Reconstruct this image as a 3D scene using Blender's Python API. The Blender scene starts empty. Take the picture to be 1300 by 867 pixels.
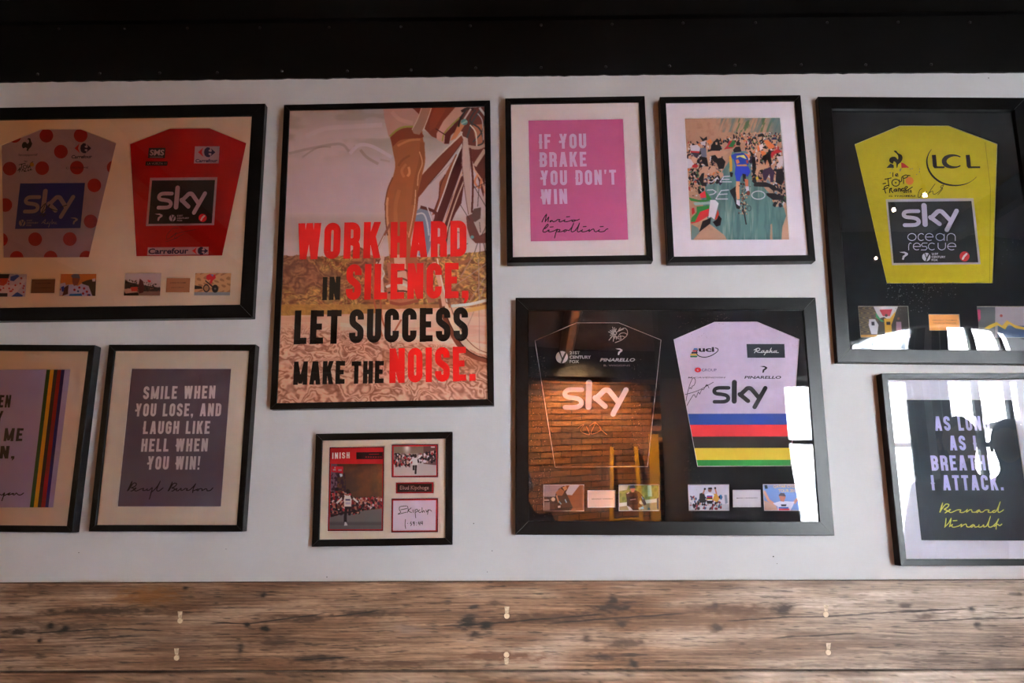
import bpy, bmesh, math, random
import numpy as np
from mathutils import Vector, Matrix
from mathutils.geometry import tessellate_polygon

# ------------------------------------------------------------------ camera, light, exposure
SC = bpy.context.scene
COL = SC.collection
H = 1.40                      # camera height
D = 2.30                      # camera to picture wall (wall plane is y = 0)
FPX = 1005.0                  # focal length in pixels of a 1300 px wide frame
YAW, PITCH, ROLL = math.radians(0.605), math.radians(11.97), math.radians(-0.24)
FWD = Vector((-math.sin(YAW) * math.cos(PITCH), math.cos(YAW) * math.cos(PITCH), math.sin(PITCH)))
_rt = Vector((math.cos(YAW), math.sin(YAW), 0)); _up = _rt.cross(FWD)
RT = _rt * math.cos(ROLL) + _up * math.sin(ROLL)
UP = _up * math.cos(ROLL) - _rt * math.sin(ROLL)
cam = bpy.data.cameras.new('camera'); camo = bpy.data.objects.new('camera', cam); COL.objects.link(camo)
cam.sensor_fit = 'HORIZONTAL'; cam.sensor_width = 36.0; cam.lens = FPX / 1300 * 36.0; cam.clip_start = 0.02
M = Matrix((RT, UP, -FWD)).transposed().to_4x4(); M.translation = Vector((0, -D, H)); camo.matrix_world = M
SC.camera = camo
SC.view_settings.view_transform = 'Standard'; SC.view_settings.look = 'None'
SC.view_settings.gamma = 1; SC.view_settings.use_curve_mapping = False
SC.view_settings.exposure = 2.48
try: SC.cycles.use_denoising = True
except Exception: pass

SKY = 72.0
w = bpy.data.worlds.new('overcast_sky'); SC.world = w; w.use_nodes = True
nt = w.node_tree; nt.nodes.clear()
o_ = nt.nodes.new('ShaderNodeOutputWorld'); b_ = nt.nodes.new('ShaderNodeBackground')
tc = nt.nodes.new('ShaderNodeTexCoord'); sp = nt.nodes.new('ShaderNodeSeparateXYZ'); rp = nt.nodes.new('ShaderNodeValToRGB')
nt.links.new(tc.outputs['Generated'], sp.inputs[0]); nt.links.new(sp.outputs['Z'], rp.inputs[0])
rp.color_ramp.elements[0].position = 0.0; rp.color_ramp.elements[0].color = (0.90, 0.94, 1.0, 1)
rp.color_ramp.elements[1].position = 0.8; rp.color_ramp.elements[1].color = (0.84, 0.92, 1.0, 1)
nt.links.new(rp.outputs[0], b_.inputs[0]); b_.inputs[1].default_value = SKY; nt.links.new(b_.outputs[0], o_.inputs[0])

def light(name, kind, loc, target, power, color, **kw):
    l = bpy.data.lights.new(name, kind); l.energy = power; l.color = color
    for k, v in kw.items(): setattr(l, k, v)
    o = bpy.data.objects.new(name, l); COL.objects.link(o); o.location = loc
    d = Vector(target) - Vector(loc)
    o.rotation_euler = d.to_track_quat('-Z', 'Y').to_euler()
    return o
# window openings: right wall (x = XR) and the wall behind the camera (y = YF)
XL, XR, YF, ZC = -3.4, 4.2, -6.0, 3.15
WIN_R = (-5.92, -4.45, 0.25, 2.85)      # y0, y1, z0, z1
WIN_F = (2.75, 4.1, 0.2, 2.75)         # x0, x1, z0, z1
def portal(name, loc, target, sx, sy):
    o = light(name, 'AREA', loc, target, 1.0, (1, 1, 1), shape='RECTANGLE', size=sx, size_y=sy)
    try: o.data.cycles.is_portal = True
    except Exception: pass
portal('daylight_portal', (XR + 0.02, (WIN_R[0] + WIN_R[1]) / 2, (WIN_R[2] + WIN_R[3]) / 2), (0, (WIN_R[0] + WIN_R[1]) / 2, (WIN_R[2] + WIN_R[3]) / 2), WIN_R[1] - WIN_R[0], WIN_R[3] - WIN_R[2])
portal('daylight_portal', ((WIN_F[0] + WIN_F[1]) / 2, YF - 0.02, (WIN_F[2] + WIN_F[3]) / 2), ((WIN_F[0] + WIN_F[1]) / 2, 0, (WIN_F[2] + WIN_F[3]) / 2), WIN_F[1] - WIN_F[0], WIN_F[3] - WIN_F[2])
WARM = (1.0, 0.58, 0.27)
BRICK_SPOT = 250.0
FILL = 2.2

# ------------------------------------------------------------------ helpers
def lin(c):
    r = []
    for v in c[:3]:
        v = v / 255.0
        r.append(v / 12.92 if v <= 0.04045 else ((v + 0.055) / 1.055) ** 2.4)
    return tuple(r)

def W(px, py, d):
    """photo pixel -> point on the vertical plane y = -d"""
    v = RT * ((px - 650) / FPX) - UP * ((py - 433.5) / FPX) + FWD
    s = (D - d) / v.y
    return Vector((v.x * s, -d, H + v.z * s))

def Zm(x0, y0, s):            # coordinates of an enlarged detail -> photo pixels
    return lambda pts: [(x0 + x / s, y0 + y / s) for x, y in pts]

_mc = {}
def material(name, color, rough=0.6, metal=0.0, var=0.06, scale=30.0, bump=0.0, bscale=200.0, spec=0.5, attr=False, emit=None, stretch=None):
    key = (name, tuple(round(c, 4) for c in color), rough, attr, emit)
    if key in _mc: return _mc[key]
    m = bpy.data.materials.new(name); m.use_nodes = True
    n = m.node_tree.nodes; L = m.node_tree.links; p = n['Principled BSDF']
    p.inputs['Roughness'].default_value = rough; p.inputs['Metallic'].default_value = metal
    p.inputs['Specular IOR Level'].default_value = spec
    co = n.new('ShaderNodeNewGeometry'); mp = n.new('ShaderNodeMapping')
    L.new(co.outputs['Position'], mp.inputs[0])
    if stretch: mp.inputs['Scale'].default_value = stretch
    no = n.new('ShaderNodeTexNoise'); no.inputs['Scale'].default_value = scale; no.inputs['Detail'].default_value = 4
    L.new(mp.outputs[0], no.inputs['Vector'])
    mr = n.new('ShaderNodeMapRange'); mr.inputs['To Min'].default_value = 1 - var; mr.inputs['To Max'].default_value = 1 + var
    mr.inputs['From Min'].default_value = 0.3; mr.inputs['From Max'].default_value = 0.7
    L.new(no.outputs['Fac'], mr.inputs['Value'])
    mx = n.new('ShaderNodeVectorMath'); mx.operation = 'SCALE'
    if attr:
        at = n.new('ShaderNodeAttribute'); at.attribute_name = 'Col'; L.new(at.outputs['Color'], mx.inputs[0])
    else:
        mx.inputs[0].default_value = color[:3]
    L.new(mr.outputs[0], mx.inputs['Scale']); L.new(mx.outputs[0], p.inputs['Base Color'])
    if emit:
        p.inputs['Emission Color'].default_value = (*color[:3], 1); p.inputs['Emission Strength'].default_value = emit
    if bump:
        b = n.new('ShaderNodeBump'); b.inputs['Strength'].default_value = bump; b.inputs['Distance'].default_value = 0.002
        n2 = n.new('ShaderNodeTexNoise'); n2.inputs['Scale'].default_value = bscale; n2.inputs['Detail'].default_value = 5
        L.new(mp.outputs[0], n2.inputs['Vector']); L.new(n2.outputs['Fac'], b.inputs['Height']); L.new(b.outputs[0], p.inputs['Normal'])
    _mc[key] = m; return m

def glass_material(name, tint=(0.97, 0.98, 0.98), extra=1.9, rough=0.0):
    m = bpy.data.materials.new(name); m.use_nodes = True
    n = m.node_tree.nodes; L = m.node_tree.links; n.clear()
    o = n.new('ShaderNodeOutputMaterial'); mix = n.new('ShaderNodeMixShader'); t = n.new('ShaderNodeBsdfTransparent'); g = n.new('ShaderNodeBsdfGlossy')
    t.inputs[0].default_value = (*tint, 1); g.inputs['Roughness'].default_value = rough; g.inputs['Color'].default_value = (1, 1, 1, 1)
    f = n.new('ShaderNodeFresnel'); f.inputs['IOR'].default_value = 1.5
    k = n.new('ShaderNodeMath'); k.operation = 'MULTIPLY'; k.inputs[1].default_value = extra; k.use_clamp = True
    L.new(f.outputs[0], k.inputs[0]); L.new(k.outputs[0], mix.inputs[0]); L.new(t.outputs[0], mix.inputs[1]); L.new(g.outputs[0], mix.inputs[2]); L.new(mix.outputs[0], o.inputs[0])
    return m

class MB:
    def __init__(s): s.v = []; s.f = []
    def add(s, vs, fs):
        b = len(s.v); s.v += [tuple(v) for v in vs]; s.f += [tuple(i + b for i in f) for f in fs]
    def flat(s, vs, fs):
        s.k = (getattr(s, 'k', -1) + 1) % 9; o = Vector((0, -s.k * 2.2e-5, 0)); s.add([v + o for v in vs], fs)
    def box(s, a, b):
        (x0, y0, z0), (x1, y1, z1) = a, b
        s.add([(x0, y0, z0), (x1, y0, z0), (x1, y1, z0), (x0, y1, z0), (x0, y0, z1), (x1, y0, z1), (x1, y1, z1), (x0, y1, z1)],
              [(0, 3, 2, 1), (4, 5, 6, 7), (0, 1, 5, 4), (1, 2, 6, 5), (2, 3, 7, 6), (3, 0, 4, 7)])
    def tube(s, pts, r, seg=8):
        pts = [Vector(p) for p in pts]; n = len(pts); vs = []
        rs = r if isinstance(r, (list, tuple)) else [r] * n
        for i, p in enumerate(pts):
            t = (pts[min(i + 1, n - 1)] - pts[max(i - 1, 0)]).normalized()
            a = t.orthogonal().normalized() if i == 0 else (a - t * a.dot(t)).normalized()
            b = t.cross(a)
            for k in range(seg):
                c = 2 * math.pi * k / seg; vs.append(p + (a * math.cos(c) + b * math.sin(c)) * rs[i])
        fs = [(i * seg + k, i * seg + (k + 1) % seg, (i + 1) * seg + (k + 1) % seg, (i + 1) * seg + k) for i in range(n - 1) for k in range(seg)]
        fs += [tuple(range(seg))[::-1], tuple((n - 1) * seg + k for k in range(seg))]
        s.add(vs, fs)
    def build(s, name, mat, parent=None, smooth=False):
        return mesh_obj(name, s.v, s.f, mat, parent, smooth)

def origin_of(o):
    v = Vector((0, 0, 0))
    while o: v = v + Vector(o.location); o = o.parent
    return v
def mesh_obj(name, v, f, mat, parent=None, smooth=False, colors=None):
    """vertices in world space; the mesh is stored relative to its parent's origin (parents are never rotated here)"""
    me = bpy.data.meshes.new(name)
    off = origin_of(parent) if parent else Vector((0, 0, 0))
    a = np.array(v, dtype=np.float64).reshape(-1, 3) - np.array(off)
    if isinstance(f, np.ndarray):
        me.vertices.add(len(a)); me.vertices.foreach_set('co', a.astype(np.float32).ravel())
        me.loops.add(f.size); me.loops.foreach_set('vertex_index', f.astype(np.int32).ravel())
        me.polygons.add(len(f)); me.polygons.foreach_set('loop_start', (np.arange(len(f)) * 4).astype(np.int32))
        me.update(calc_edges=True)
    else:
        me.from_pydata([tuple(x) for x in a], [], f)
    if colors is not None:
        ca = me.color_attributes.new('Col', 'FLOAT_COLOR', 'POINT')
        ca.data.foreach_set('color', np.concatenate([colors, np.ones((len(colors), 1))], 1).astype(np.float32).ravel())
    me.materials.append(mat)
    if smooth: me.polygons.foreach_set('use_smooth', [True] * len(me.polygons))
    me.update(); me.validate()
    o = bpy.data.objects.new(name, me); COL.objects.link(o); o.parent = parent
    return o
def empty(name, loc=(0, 0, 0)):
    o = bpy.data.objects.new(name, None); COL.objects.link(o); o.location = loc; o.empty_display_size = 0.1; return o
def tag(o, label=None, cat=None, group=None, kind=None):
    if label: o['label'] = label
    if cat: o['category'] = cat
    if group: o['group'] = group
    if kind: o['kind'] = kind
    return o

# ---- flat drawing in photo pixels, laid on a vertical plane at depth d
def fpoly(mb, pts, d, holes=()):
    loops = [pts] + list(holes); flat = [p for l in loops for p in l]
    tr = tessellate_polygon([[Vector((x, -y, 0)) for x, y in l] for l in loops])
    mb.flat([W(x, y, d) for x, y in flat], [tuple(t) for t in tr])
def ribbon(pts, wd, closed=False):
    """list of quads for a mitred stroke; wd may be a list"""
    P = [Vector(p) for p in pts]
    if not isinstance(wd, (list, tuple)):
        P = [p for i, p in enumerate(P) if i == 0 or (p - P[i - 1]).length > 1e-4]
        if closed and (P[0] - P[-1]).length < 1e-4: P.pop()
    n = len(P)
    ws = wd if isinstance(wd, (list, tuple)) else [wd] * n
    A, B = [], []
    for i in range(n):
        p0 = P[(i - 1) % n] if (closed or i > 0) else None
        p1 = P[(i + 1) % n] if (closed or i < n - 1) else None
        d0 = (P[i] - p0).normalized() if p0 is not None else None
        d1 = (p1 - P[i]).normalized() if p1 is not None else None
        if d0 is None: d0 = d1
        if d1 is None: d1 = d0
        t = d0 + d1
        t = t.normalized() if t.length > 1e-4 else d0
        nn = Vector((-t.y, t.x)); c = max(0.45, nn.dot(Vector((-d0.y, d0.x))))
        A.append(P[i] + nn * (ws[i] / 2 / c)); B.append(P[i] - nn * (ws[i] / 2 / c))
    q = []
    for i in range(n if closed else n - 1):
        j = (i + 1) % n; q.append([A[i], A[j], B[j], B[i]])
    return q
def disc(c, r, n=12): return [(c[0] + r * math.cos(2 * math.pi * k / n), c[1] + r * math.sin(2 * math.pi * k / n)) for k in range(n)]
def ell(c, rx, ry, n=20, rot=0.0, a0=0, a1=360):
    o = []
    for k in range(n):
        a = math.radians(a0 + (a1 - a0) * k / (n if a1 - a0 == 360 else n - 1)); x, y = rx * math.cos(a), ry * math.sin(a)
        o.append((c[0] + x * math.cos(rot) - y * math.sin(rot), c[1] + x * math.sin(rot) + y * math.cos(rot)))
    return o
def smooth(pts, k=5, closed=False):
    P = [Vector(p) for p in pts]; n = len(P); o = []
    if n < 3: return [tuple(p) for p in P]
    for i in range(n if closed else n - 1):
        g = (lambda j: P[j % n]) if closed else (lambda j: P[min(max(j, 0), n - 1)])
        a, b, c, e = g(i - 1), g(i), g(i + 1), g(i + 2)
        for s in range(k):
            t = s / k
            o.append(tuple(0.5 * ((2 * b) + (c - a) * t + (2 * a - 5 * b + 4 * c - e) * t * t + (3 * b - a - 3 * c + e) * t ** 3)))
    if not closed: o.append(tuple(P[-1]))
    return o
def fstroke(mb, pts, wd, d, closed=False, rnd=False):
    for q in ribbon(pts, wd, closed): mb.flat([W(p.x, p.y, d) for p in q], [(0, 1, 2, 3)])
    if rnd:
        w0 = wd if not isinstance(wd, (list, tuple)) else wd[0]
        w1 = wd if not isinstance(wd, (list, tuple)) else wd[-1]
        for p, ww in ((pts[0], w0), (pts[-1], w1)):
            mb.flat([W(x, y, d) for x, y in disc(p, ww / 2)], [tuple(range(12))])

# ---- condensed capitals built from strokes
def arc(cx, cy, r, a0, a1, n=6): return [(cx + r * math.cos(math.radians(a0 + (a1 - a0) * k / n)), cy + r * math.sin(math.radians(a0 + (a1 - a0) * k / n))) for k in range(n + 1)]
WID = {'I': None, 'M': 1.35, 'W': 1.42, ' ': 0.55, '.': None, ',': None, '!': None, "'": None, 'L': 0.86, 'E': 0.9, 'F': 0.88, 'T': 0.98, 'A': 1.08, 'V': 1.08, 'Y': 1.06, 'K': 1.05, 'N': 1.04, '&': 1.0}
def glyph(ch, w0, T):
    """returns (advance width, list of polygons) for cap height 1"""
    k = WID.get(ch, 1.0); w = T if k is None else w0 * k
    a = T / 2; L, R, B, U = a, w - a, a, 1 - a; r = min((R - L) / 2, 0.24); P = []
    S = lambda pts, c=False: P.extend([[tuple(v) for v in q] for q in ribbon(pts, T, c)])
    Q = lambda *p: P.append(list(p))
    V = lambda x: Q((x - a, 0), (x + a, 0), (x + a, 1), (x - a, 1))
    Hh = lambda y, x0, x1: Q((x0, y - a * .92), (x1, y - a * .92), (x1, y + a * .92), (x0, y + a * .92))
    D_ = lambda x0, x1, y0=0, y1=1, t=T: Q((x0 - t / 2, y0), (x0 + t / 2, y0), (x1 + t / 2, y1), (x1 - t / 2, y1))
    if ch in 'OQ0': S(arc(R - r, U - r, r, 0, 90) + arc(L + r, U - r, r, 90, 180) + arc(L + r, B + r, r, 180, 270) + arc(R - r, B + r, r, 270, 360), True)
    elif ch in 'CG':
        p = [(R, .66)] + arc(R - r, U - r, r, 0, 90) + arc(L + r, U - r, r, 90, 180) + arc(L + r, B + r, r, 180, 270) + arc(R - r, B + r, r, 270, 360)
        if ch == 'C': S(p + [(R, .34)])
        else: S(p + [(R, .54)]); Hh(.5, w * .5, w)
    elif ch == 'S':
        mid = [((1 - t) ** 3 * L + 3 * (1 - t) ** 2 * t * L + 3 * (1 - t) * t * t * R + t ** 3 * R, (1 - t) ** 3 * .66 + 3 * (1 - t) ** 2 * t * .52 + 3 * (1 - t) * t * t * .48 + t ** 3 * .34) for t in [i / 8 for i in range(9)]]
        S([(R, .69)] + arc(R - r, U - r, r, 0, 90) + arc(L + r, U - r, r, 90, 180) + mid + arc(R - r, B + r, r, 0, -90) + arc(L + r, B + r, r, -90, -180) + [(L, .31)])
    elif ch == 'U': S([(L, 1), (L, B + r)] + arc(L + r, B + r, r, 180, 270)[1:] + arc(R - r, B + r, r, 270, 360)[1:] + [(R, 1)])
    elif ch == 'J': S([(R, 1)] + arc(R - r, B + r, r, 0, -90) + arc(L + r, B + r, r, -90, -180) + [(L, .3)])
    elif ch == 'D': S([(L, B), (L, U)] + arc(R - r, U - r, r, 90, 0) + arc(R - r, B + r, r, 0, -90), True)
    elif ch == 'B':
        q = min(r, .17)
        S([(L, .52), (L, U)] + arc(R - q, U - q, q, 90, 0) + arc(R - q, .52 + q, q, 0, -90), True)
        S([(L, B), (L, .52)] + arc(R - q, .52 - q, q, 90, 0) + arc(R - q, B + q, q, 0, -90), True)
    elif ch in 'PR':
        q = min(r, .2); m = .46
        S([(L, m), (L, U)] + arc(R - q, U - q, q, 90, 0) + arc(R - q, m + q, q, 0, -90), True); V(L)
        if ch == 'R': S(arc(R - q, m - q, q, 90, 0) + [(R, 0)])
    elif ch == 'E': V(L); Hh(U, L, w); Hh(.51, L, w * .88); Hh(B, L, w)
    elif ch == 'F': V(L); Hh(U, L, w); Hh(.51, L, w * .88)
    elif ch == 'L': V(L); Hh(B, L, w)
    elif ch == 'T': V(w / 2); Hh(U, 0, w)
    elif ch == 'H': V(L); V(R); Hh(.51, L, R)
    elif ch == 'I': V(a)
    elif ch == 'N': V(L); V(R); D_(R, L, 0, 1, T * .95)
    elif ch == 'M': V(L); V(R); D_(w / 2, L, 0.05, 1, T * .85); D_(w / 2, R, 0.05, 1, T * .85)
    elif ch == 'A': D_(a, w / 2 - T * .12); D_(w - a, w / 2 + T * .12); Hh(.27, w * .2, w * .8)
    elif ch == 'V': D_(w / 2 - T * .12, a); D_(w / 2 + T * .12, w - a)
    elif ch == 'W': D_(w * .27, a); D_(w * .27, w / 2, 0, 1, T * .9); D_(w * .73, w / 2, 0, 1, T * .9); D_(w * .73, w - a)
    elif ch == 'Y': D_(w / 2, a, .4, 1); D_(w / 2, w - a, .4, 1); Q((w / 2 - a, 0), (w / 2 + a, 0), (w / 2 + a, .46), (w / 2 - a, .46))
    elif ch == 'K': V(L); D_(L + T * .35, w - a, .36, 1); D_(w - a, L + T * .75, 0, .6)
    elif ch == 'X': D_(a, w - a); D_(w - a, a)
    elif ch == '.': Q((0, 0), (T, 0), (T, T), (0, T))
    elif ch == ',': Q((0, T), (0, 0), (T * .45, 0), (T * .25, -T * .7), (T * .55, -T * .7), (T, 0), (T, T))
    elif ch == "'": Q((T * .1, 1), (T * .9, 1), (T * .65, .72), (T * .2, .72))
    elif ch == '!': Q((0, 1), (T, 1), (T * .8, .3), (T * .2, .3)); Q((0.1 * T, 0), (T * .9, 0), (T * .9, T * .8), (T * .1, T * .8))
    return w, P
def caps(mb, txt, bl, br, h, d, w0=0.42, T=0.19, gap=0.09, spurs=()):
    """caps between two baseline pixels, cap height h pixels"""
    A, Bp = W(*bl, d), W(*br, d); C = W(bl[0], bl[1] - h, d)
    up_len = C.z - A.z; ex = (Bp - A); tot = ex.length; ex.normalize(); ez = Vector((-ex.z, 0, ex.x))
    x = 0; items = []
    for i, ch in enumerate(txt):
        wd, ps = glyph(ch, w0, T)
        if i in spurs:
            ps = ps + [[(-.05, .46), (0.02, .56), (T + .02, .5), (T + .02, .42), (0.02, .36)]]
            if ch in 'YI': ps = ps + [[(wd / 2 + T / 2 + .07, .46), (wd / 2, .56), (wd / 2 - T / 2 - .07, .46), (wd / 2, .36)]]
        items.append((x, ps)); x += wd + gap
    x -= gap; sx = tot / x
    for x0, ps in items:
        for p in ps: mb.flat([A + ex * ((x0 + u) * sx) + ez * (v * up_len) for u, v in p], [tuple(range(len(p)))])

_bf = {}
def btext(mb, txt, bl, br, h, d, shear=0.0, bold=0.0):
    """built-in font, fitted between two baseline pixels with bounding height h pixels"""
    key = (txt, shear, bold)
    if key not in _bf:
        c = bpy.data.curves.new('tmp', 'FONT'); c.body = txt; c.shear = shear; c.offset = bold; c.resolution_u = 3
        o = bpy.data.objects.new('tmp', c); COL.objects.link(o); bpy.context.view_layer.update()
        m = o.to_mesh(); _bf[key] = ([tuple(v.co) for v in m.vertices], [tuple(p.vertices) for p in m.polygons])
        o.to_mesh_clear(); bpy.data.objects.remove(o); bpy.data.curves.remove(c)
    vs, fs = _bf[key]
    x0 = min(v[0] for v in vs); x1 = max(v[0] for v in vs); y0 = min(v[1] for v in vs); y1 = max(v[1] for v in vs)
    A, Bp = W(*bl, d), W(*br, d); hh = W(bl[0], bl[1] - h, d).z - A.z
    ex = (Bp - A); L = ex.length; ex.normalize(); ez = Vector((-ex.z, 0, ex.x))
    mb.add([A + ex * ((v[0] - x0) / (x1 - x0) * L) + ez * ((v[1] - y0) / (y1 - y0) * hh) for v in vs], fs)

# ---- small painter for printed pictures: colours in display values, photo pixel coordinates
def vnoise(x, y, seed=0):
    r = np.random.RandomState(seed); g = r.rand(64, 64)
    xi = np.floor(x).astype(int); yi = np.floor(y).astype(int); fx = x - xi; fy = y - yi
    fx = fx * fx * (3 - 2 * fx); fy = fy * fy * (3 - 2 * fy)
    q = lambda a, b: g[a % 64, b % 64]
    return (q(xi, yi) * (1 - fx) + q(xi + 1, yi) * fx) * (1 - fy) + (q(xi, yi + 1) * (1 - fx) + q(xi + 1, yi + 1) * fx) * fy
def fbm(x, y, seed=0, o=4):
    s = 0; a = .5; t = 0
    for i in range(o): s = s + a * vnoise(x * 2 ** i, y * 2 ** i, seed + i); t += a; a *= .5
    return s / t
class Canvas:
    def __init__(s, x0, y0, x1, y1, ss=3, bg=(128, 128, 128)):
        s.x0, s.y0, s.ss = x0, y0, ss; s.w = int((x1 - x0) * ss) + 1; s.h = int((y1 - y0) * ss) + 1
        s.a = np.ones((s.h, s.w, 3)) * np.array(bg)
        s.X, s.Y = np.meshgrid(x0 + (np.arange(s.w) + .5) / ss, y0 + (np.arange(s.h) + .5) / ss)
    def poly(s, pts, c, al=1.0):
        p = np.array(pts, float); 
        i0 = max(0, int((p[:, 1].min() - s.y0) * s.ss) - 1); i1 = min(s.h, int((p[:, 1].max() - s.y0) * s.ss) + 2)
        j0 = max(0, int((p[:, 0].min() - s.x0) * s.ss) - 1); j1 = min(s.w, int((p[:, 0].max() - s.x0) * s.ss) + 2)
        if i1 <= i0 or j1 <= j0: return
        X, Y = s.X[i0:i1, j0:j1], s.Y[i0:i1, j0:j1]; m = np.zeros(X.shape, bool)
        n = len(p)
        for k in range(n):
            xa, ya = p[k]; xb, yb = p[(k + 1) % n]
            if ya == yb: continue
            m ^= ((Y >= ya) != (Y >= yb)) & (X < (xb - xa) * (Y - ya) / (yb - ya) + xa)
        v = s.a[i0:i1, j0:j1]; v[m] = v[m] * (1 - al) + np.array(c[:3]) * al
    def line(s, pts, wd, c, al=1.0, sm=False):
        if sm: pts = smooth(pts, 5)
        if isinstance(wd, tuple): wd = [wd[0] + (wd[1] - wd[0]) * i / (len(pts) - 1) for i in range(len(pts))]
        for q in ribbon(pts, wd): s.poly([tuple(v) for v in q], c, al)
    def ell(s, c, rx, ry, col, al=1.0, rot=0): s.poly(ell(c, rx, ry, 18, rot), col, al)
    def sample(s, px, py):
        x = np.clip((px - s.x0) * s.ss - .5, 0, s.w - 1.001); y = np.clip((py - s.y0) * s.ss - .5, 0, s.h - 1.001)
        xi = x.astype(int); yi = y.astype(int); fx = (x - xi)[:, None]; fy = (y - yi)[:, None]; a = s.a
        return (a[yi, xi] * (1 - fx) + a[yi, xi + 1] * fx) * (1 - fy) + (a[yi + 1, xi] * (1 - fx) + a[yi + 1, xi + 1] * fx) * fy
    def blur(s):
        for _ in range(max(1, s.ss // 2)):
            b = s.a.copy(); b[1:-1, 1:-1] = (s.a[:-2, 1:-1] + s.a[2:, 1:-1] + s.a[1:-1, :-2] + s.a[1:-1, 2:] + 2 * s.a[1:-1, 1:-1]) / 6; s.a = b
def nlin(a):
    a = np.clip(a / 255.0, 0, 1); return np.where(a <= .04045, a / 12.92, ((a + .055) / 1.055) ** 2.4)
PRINT = None
def print_mesh(name, cv, quad, d, gain, parent, density=1.5):
    """grid of coloured vertices over a quad of photo pixels (TL, TR, BR, BL)"""
    global PRINT
    if PRINT is None: PRINT = material('printed_paper', (1, 1, 1), 0.55, attr=True, var=0.02, spec=.3)
    cv.blur()
    q = np.array(quad, float); nx = int(np.hypot(*(q[1] - q[0])) * density) + 2; ny = int(np.hypot(*(q[3] - q[0])) * density) + 2
    u, v = np.meshgrid(np.linspace(0, 1, nx), np.linspace(0, 1, ny)); u = u.ravel()[:, None]; v = v.ravel()[:, None]
    P = (q[0] * (1 - u) + q[1] * u) * (1 - v) + (q[3] * (1 - u) + q[2] * u) * v
    col = np.clip(nlin(cv.sample(P[:, 0], P[:, 1])) * gain, 0.003, .92)
    rt, up, fw = np.array(RT), np.array(UP), np.array(FWD)
    V = rt * ((P[:, :1] - 650) / FPX) - up * ((P[:, 1:] - 433.5) / FPX) + fw
    s_ = (D - d) / V[:, 1:2]; pos = V * s_ + np.array([0, -D, H])
    i = np.arange(nx * ny).reshape(ny, nx); f = np.stack([i[:-1, :-1], i[1:, :-1], i[1:, 1:], i[:-1, 1:]], -1).reshape(-1, 4)
    return mesh_obj(name, pos, f, PRINT, parent, colors=col)

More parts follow.
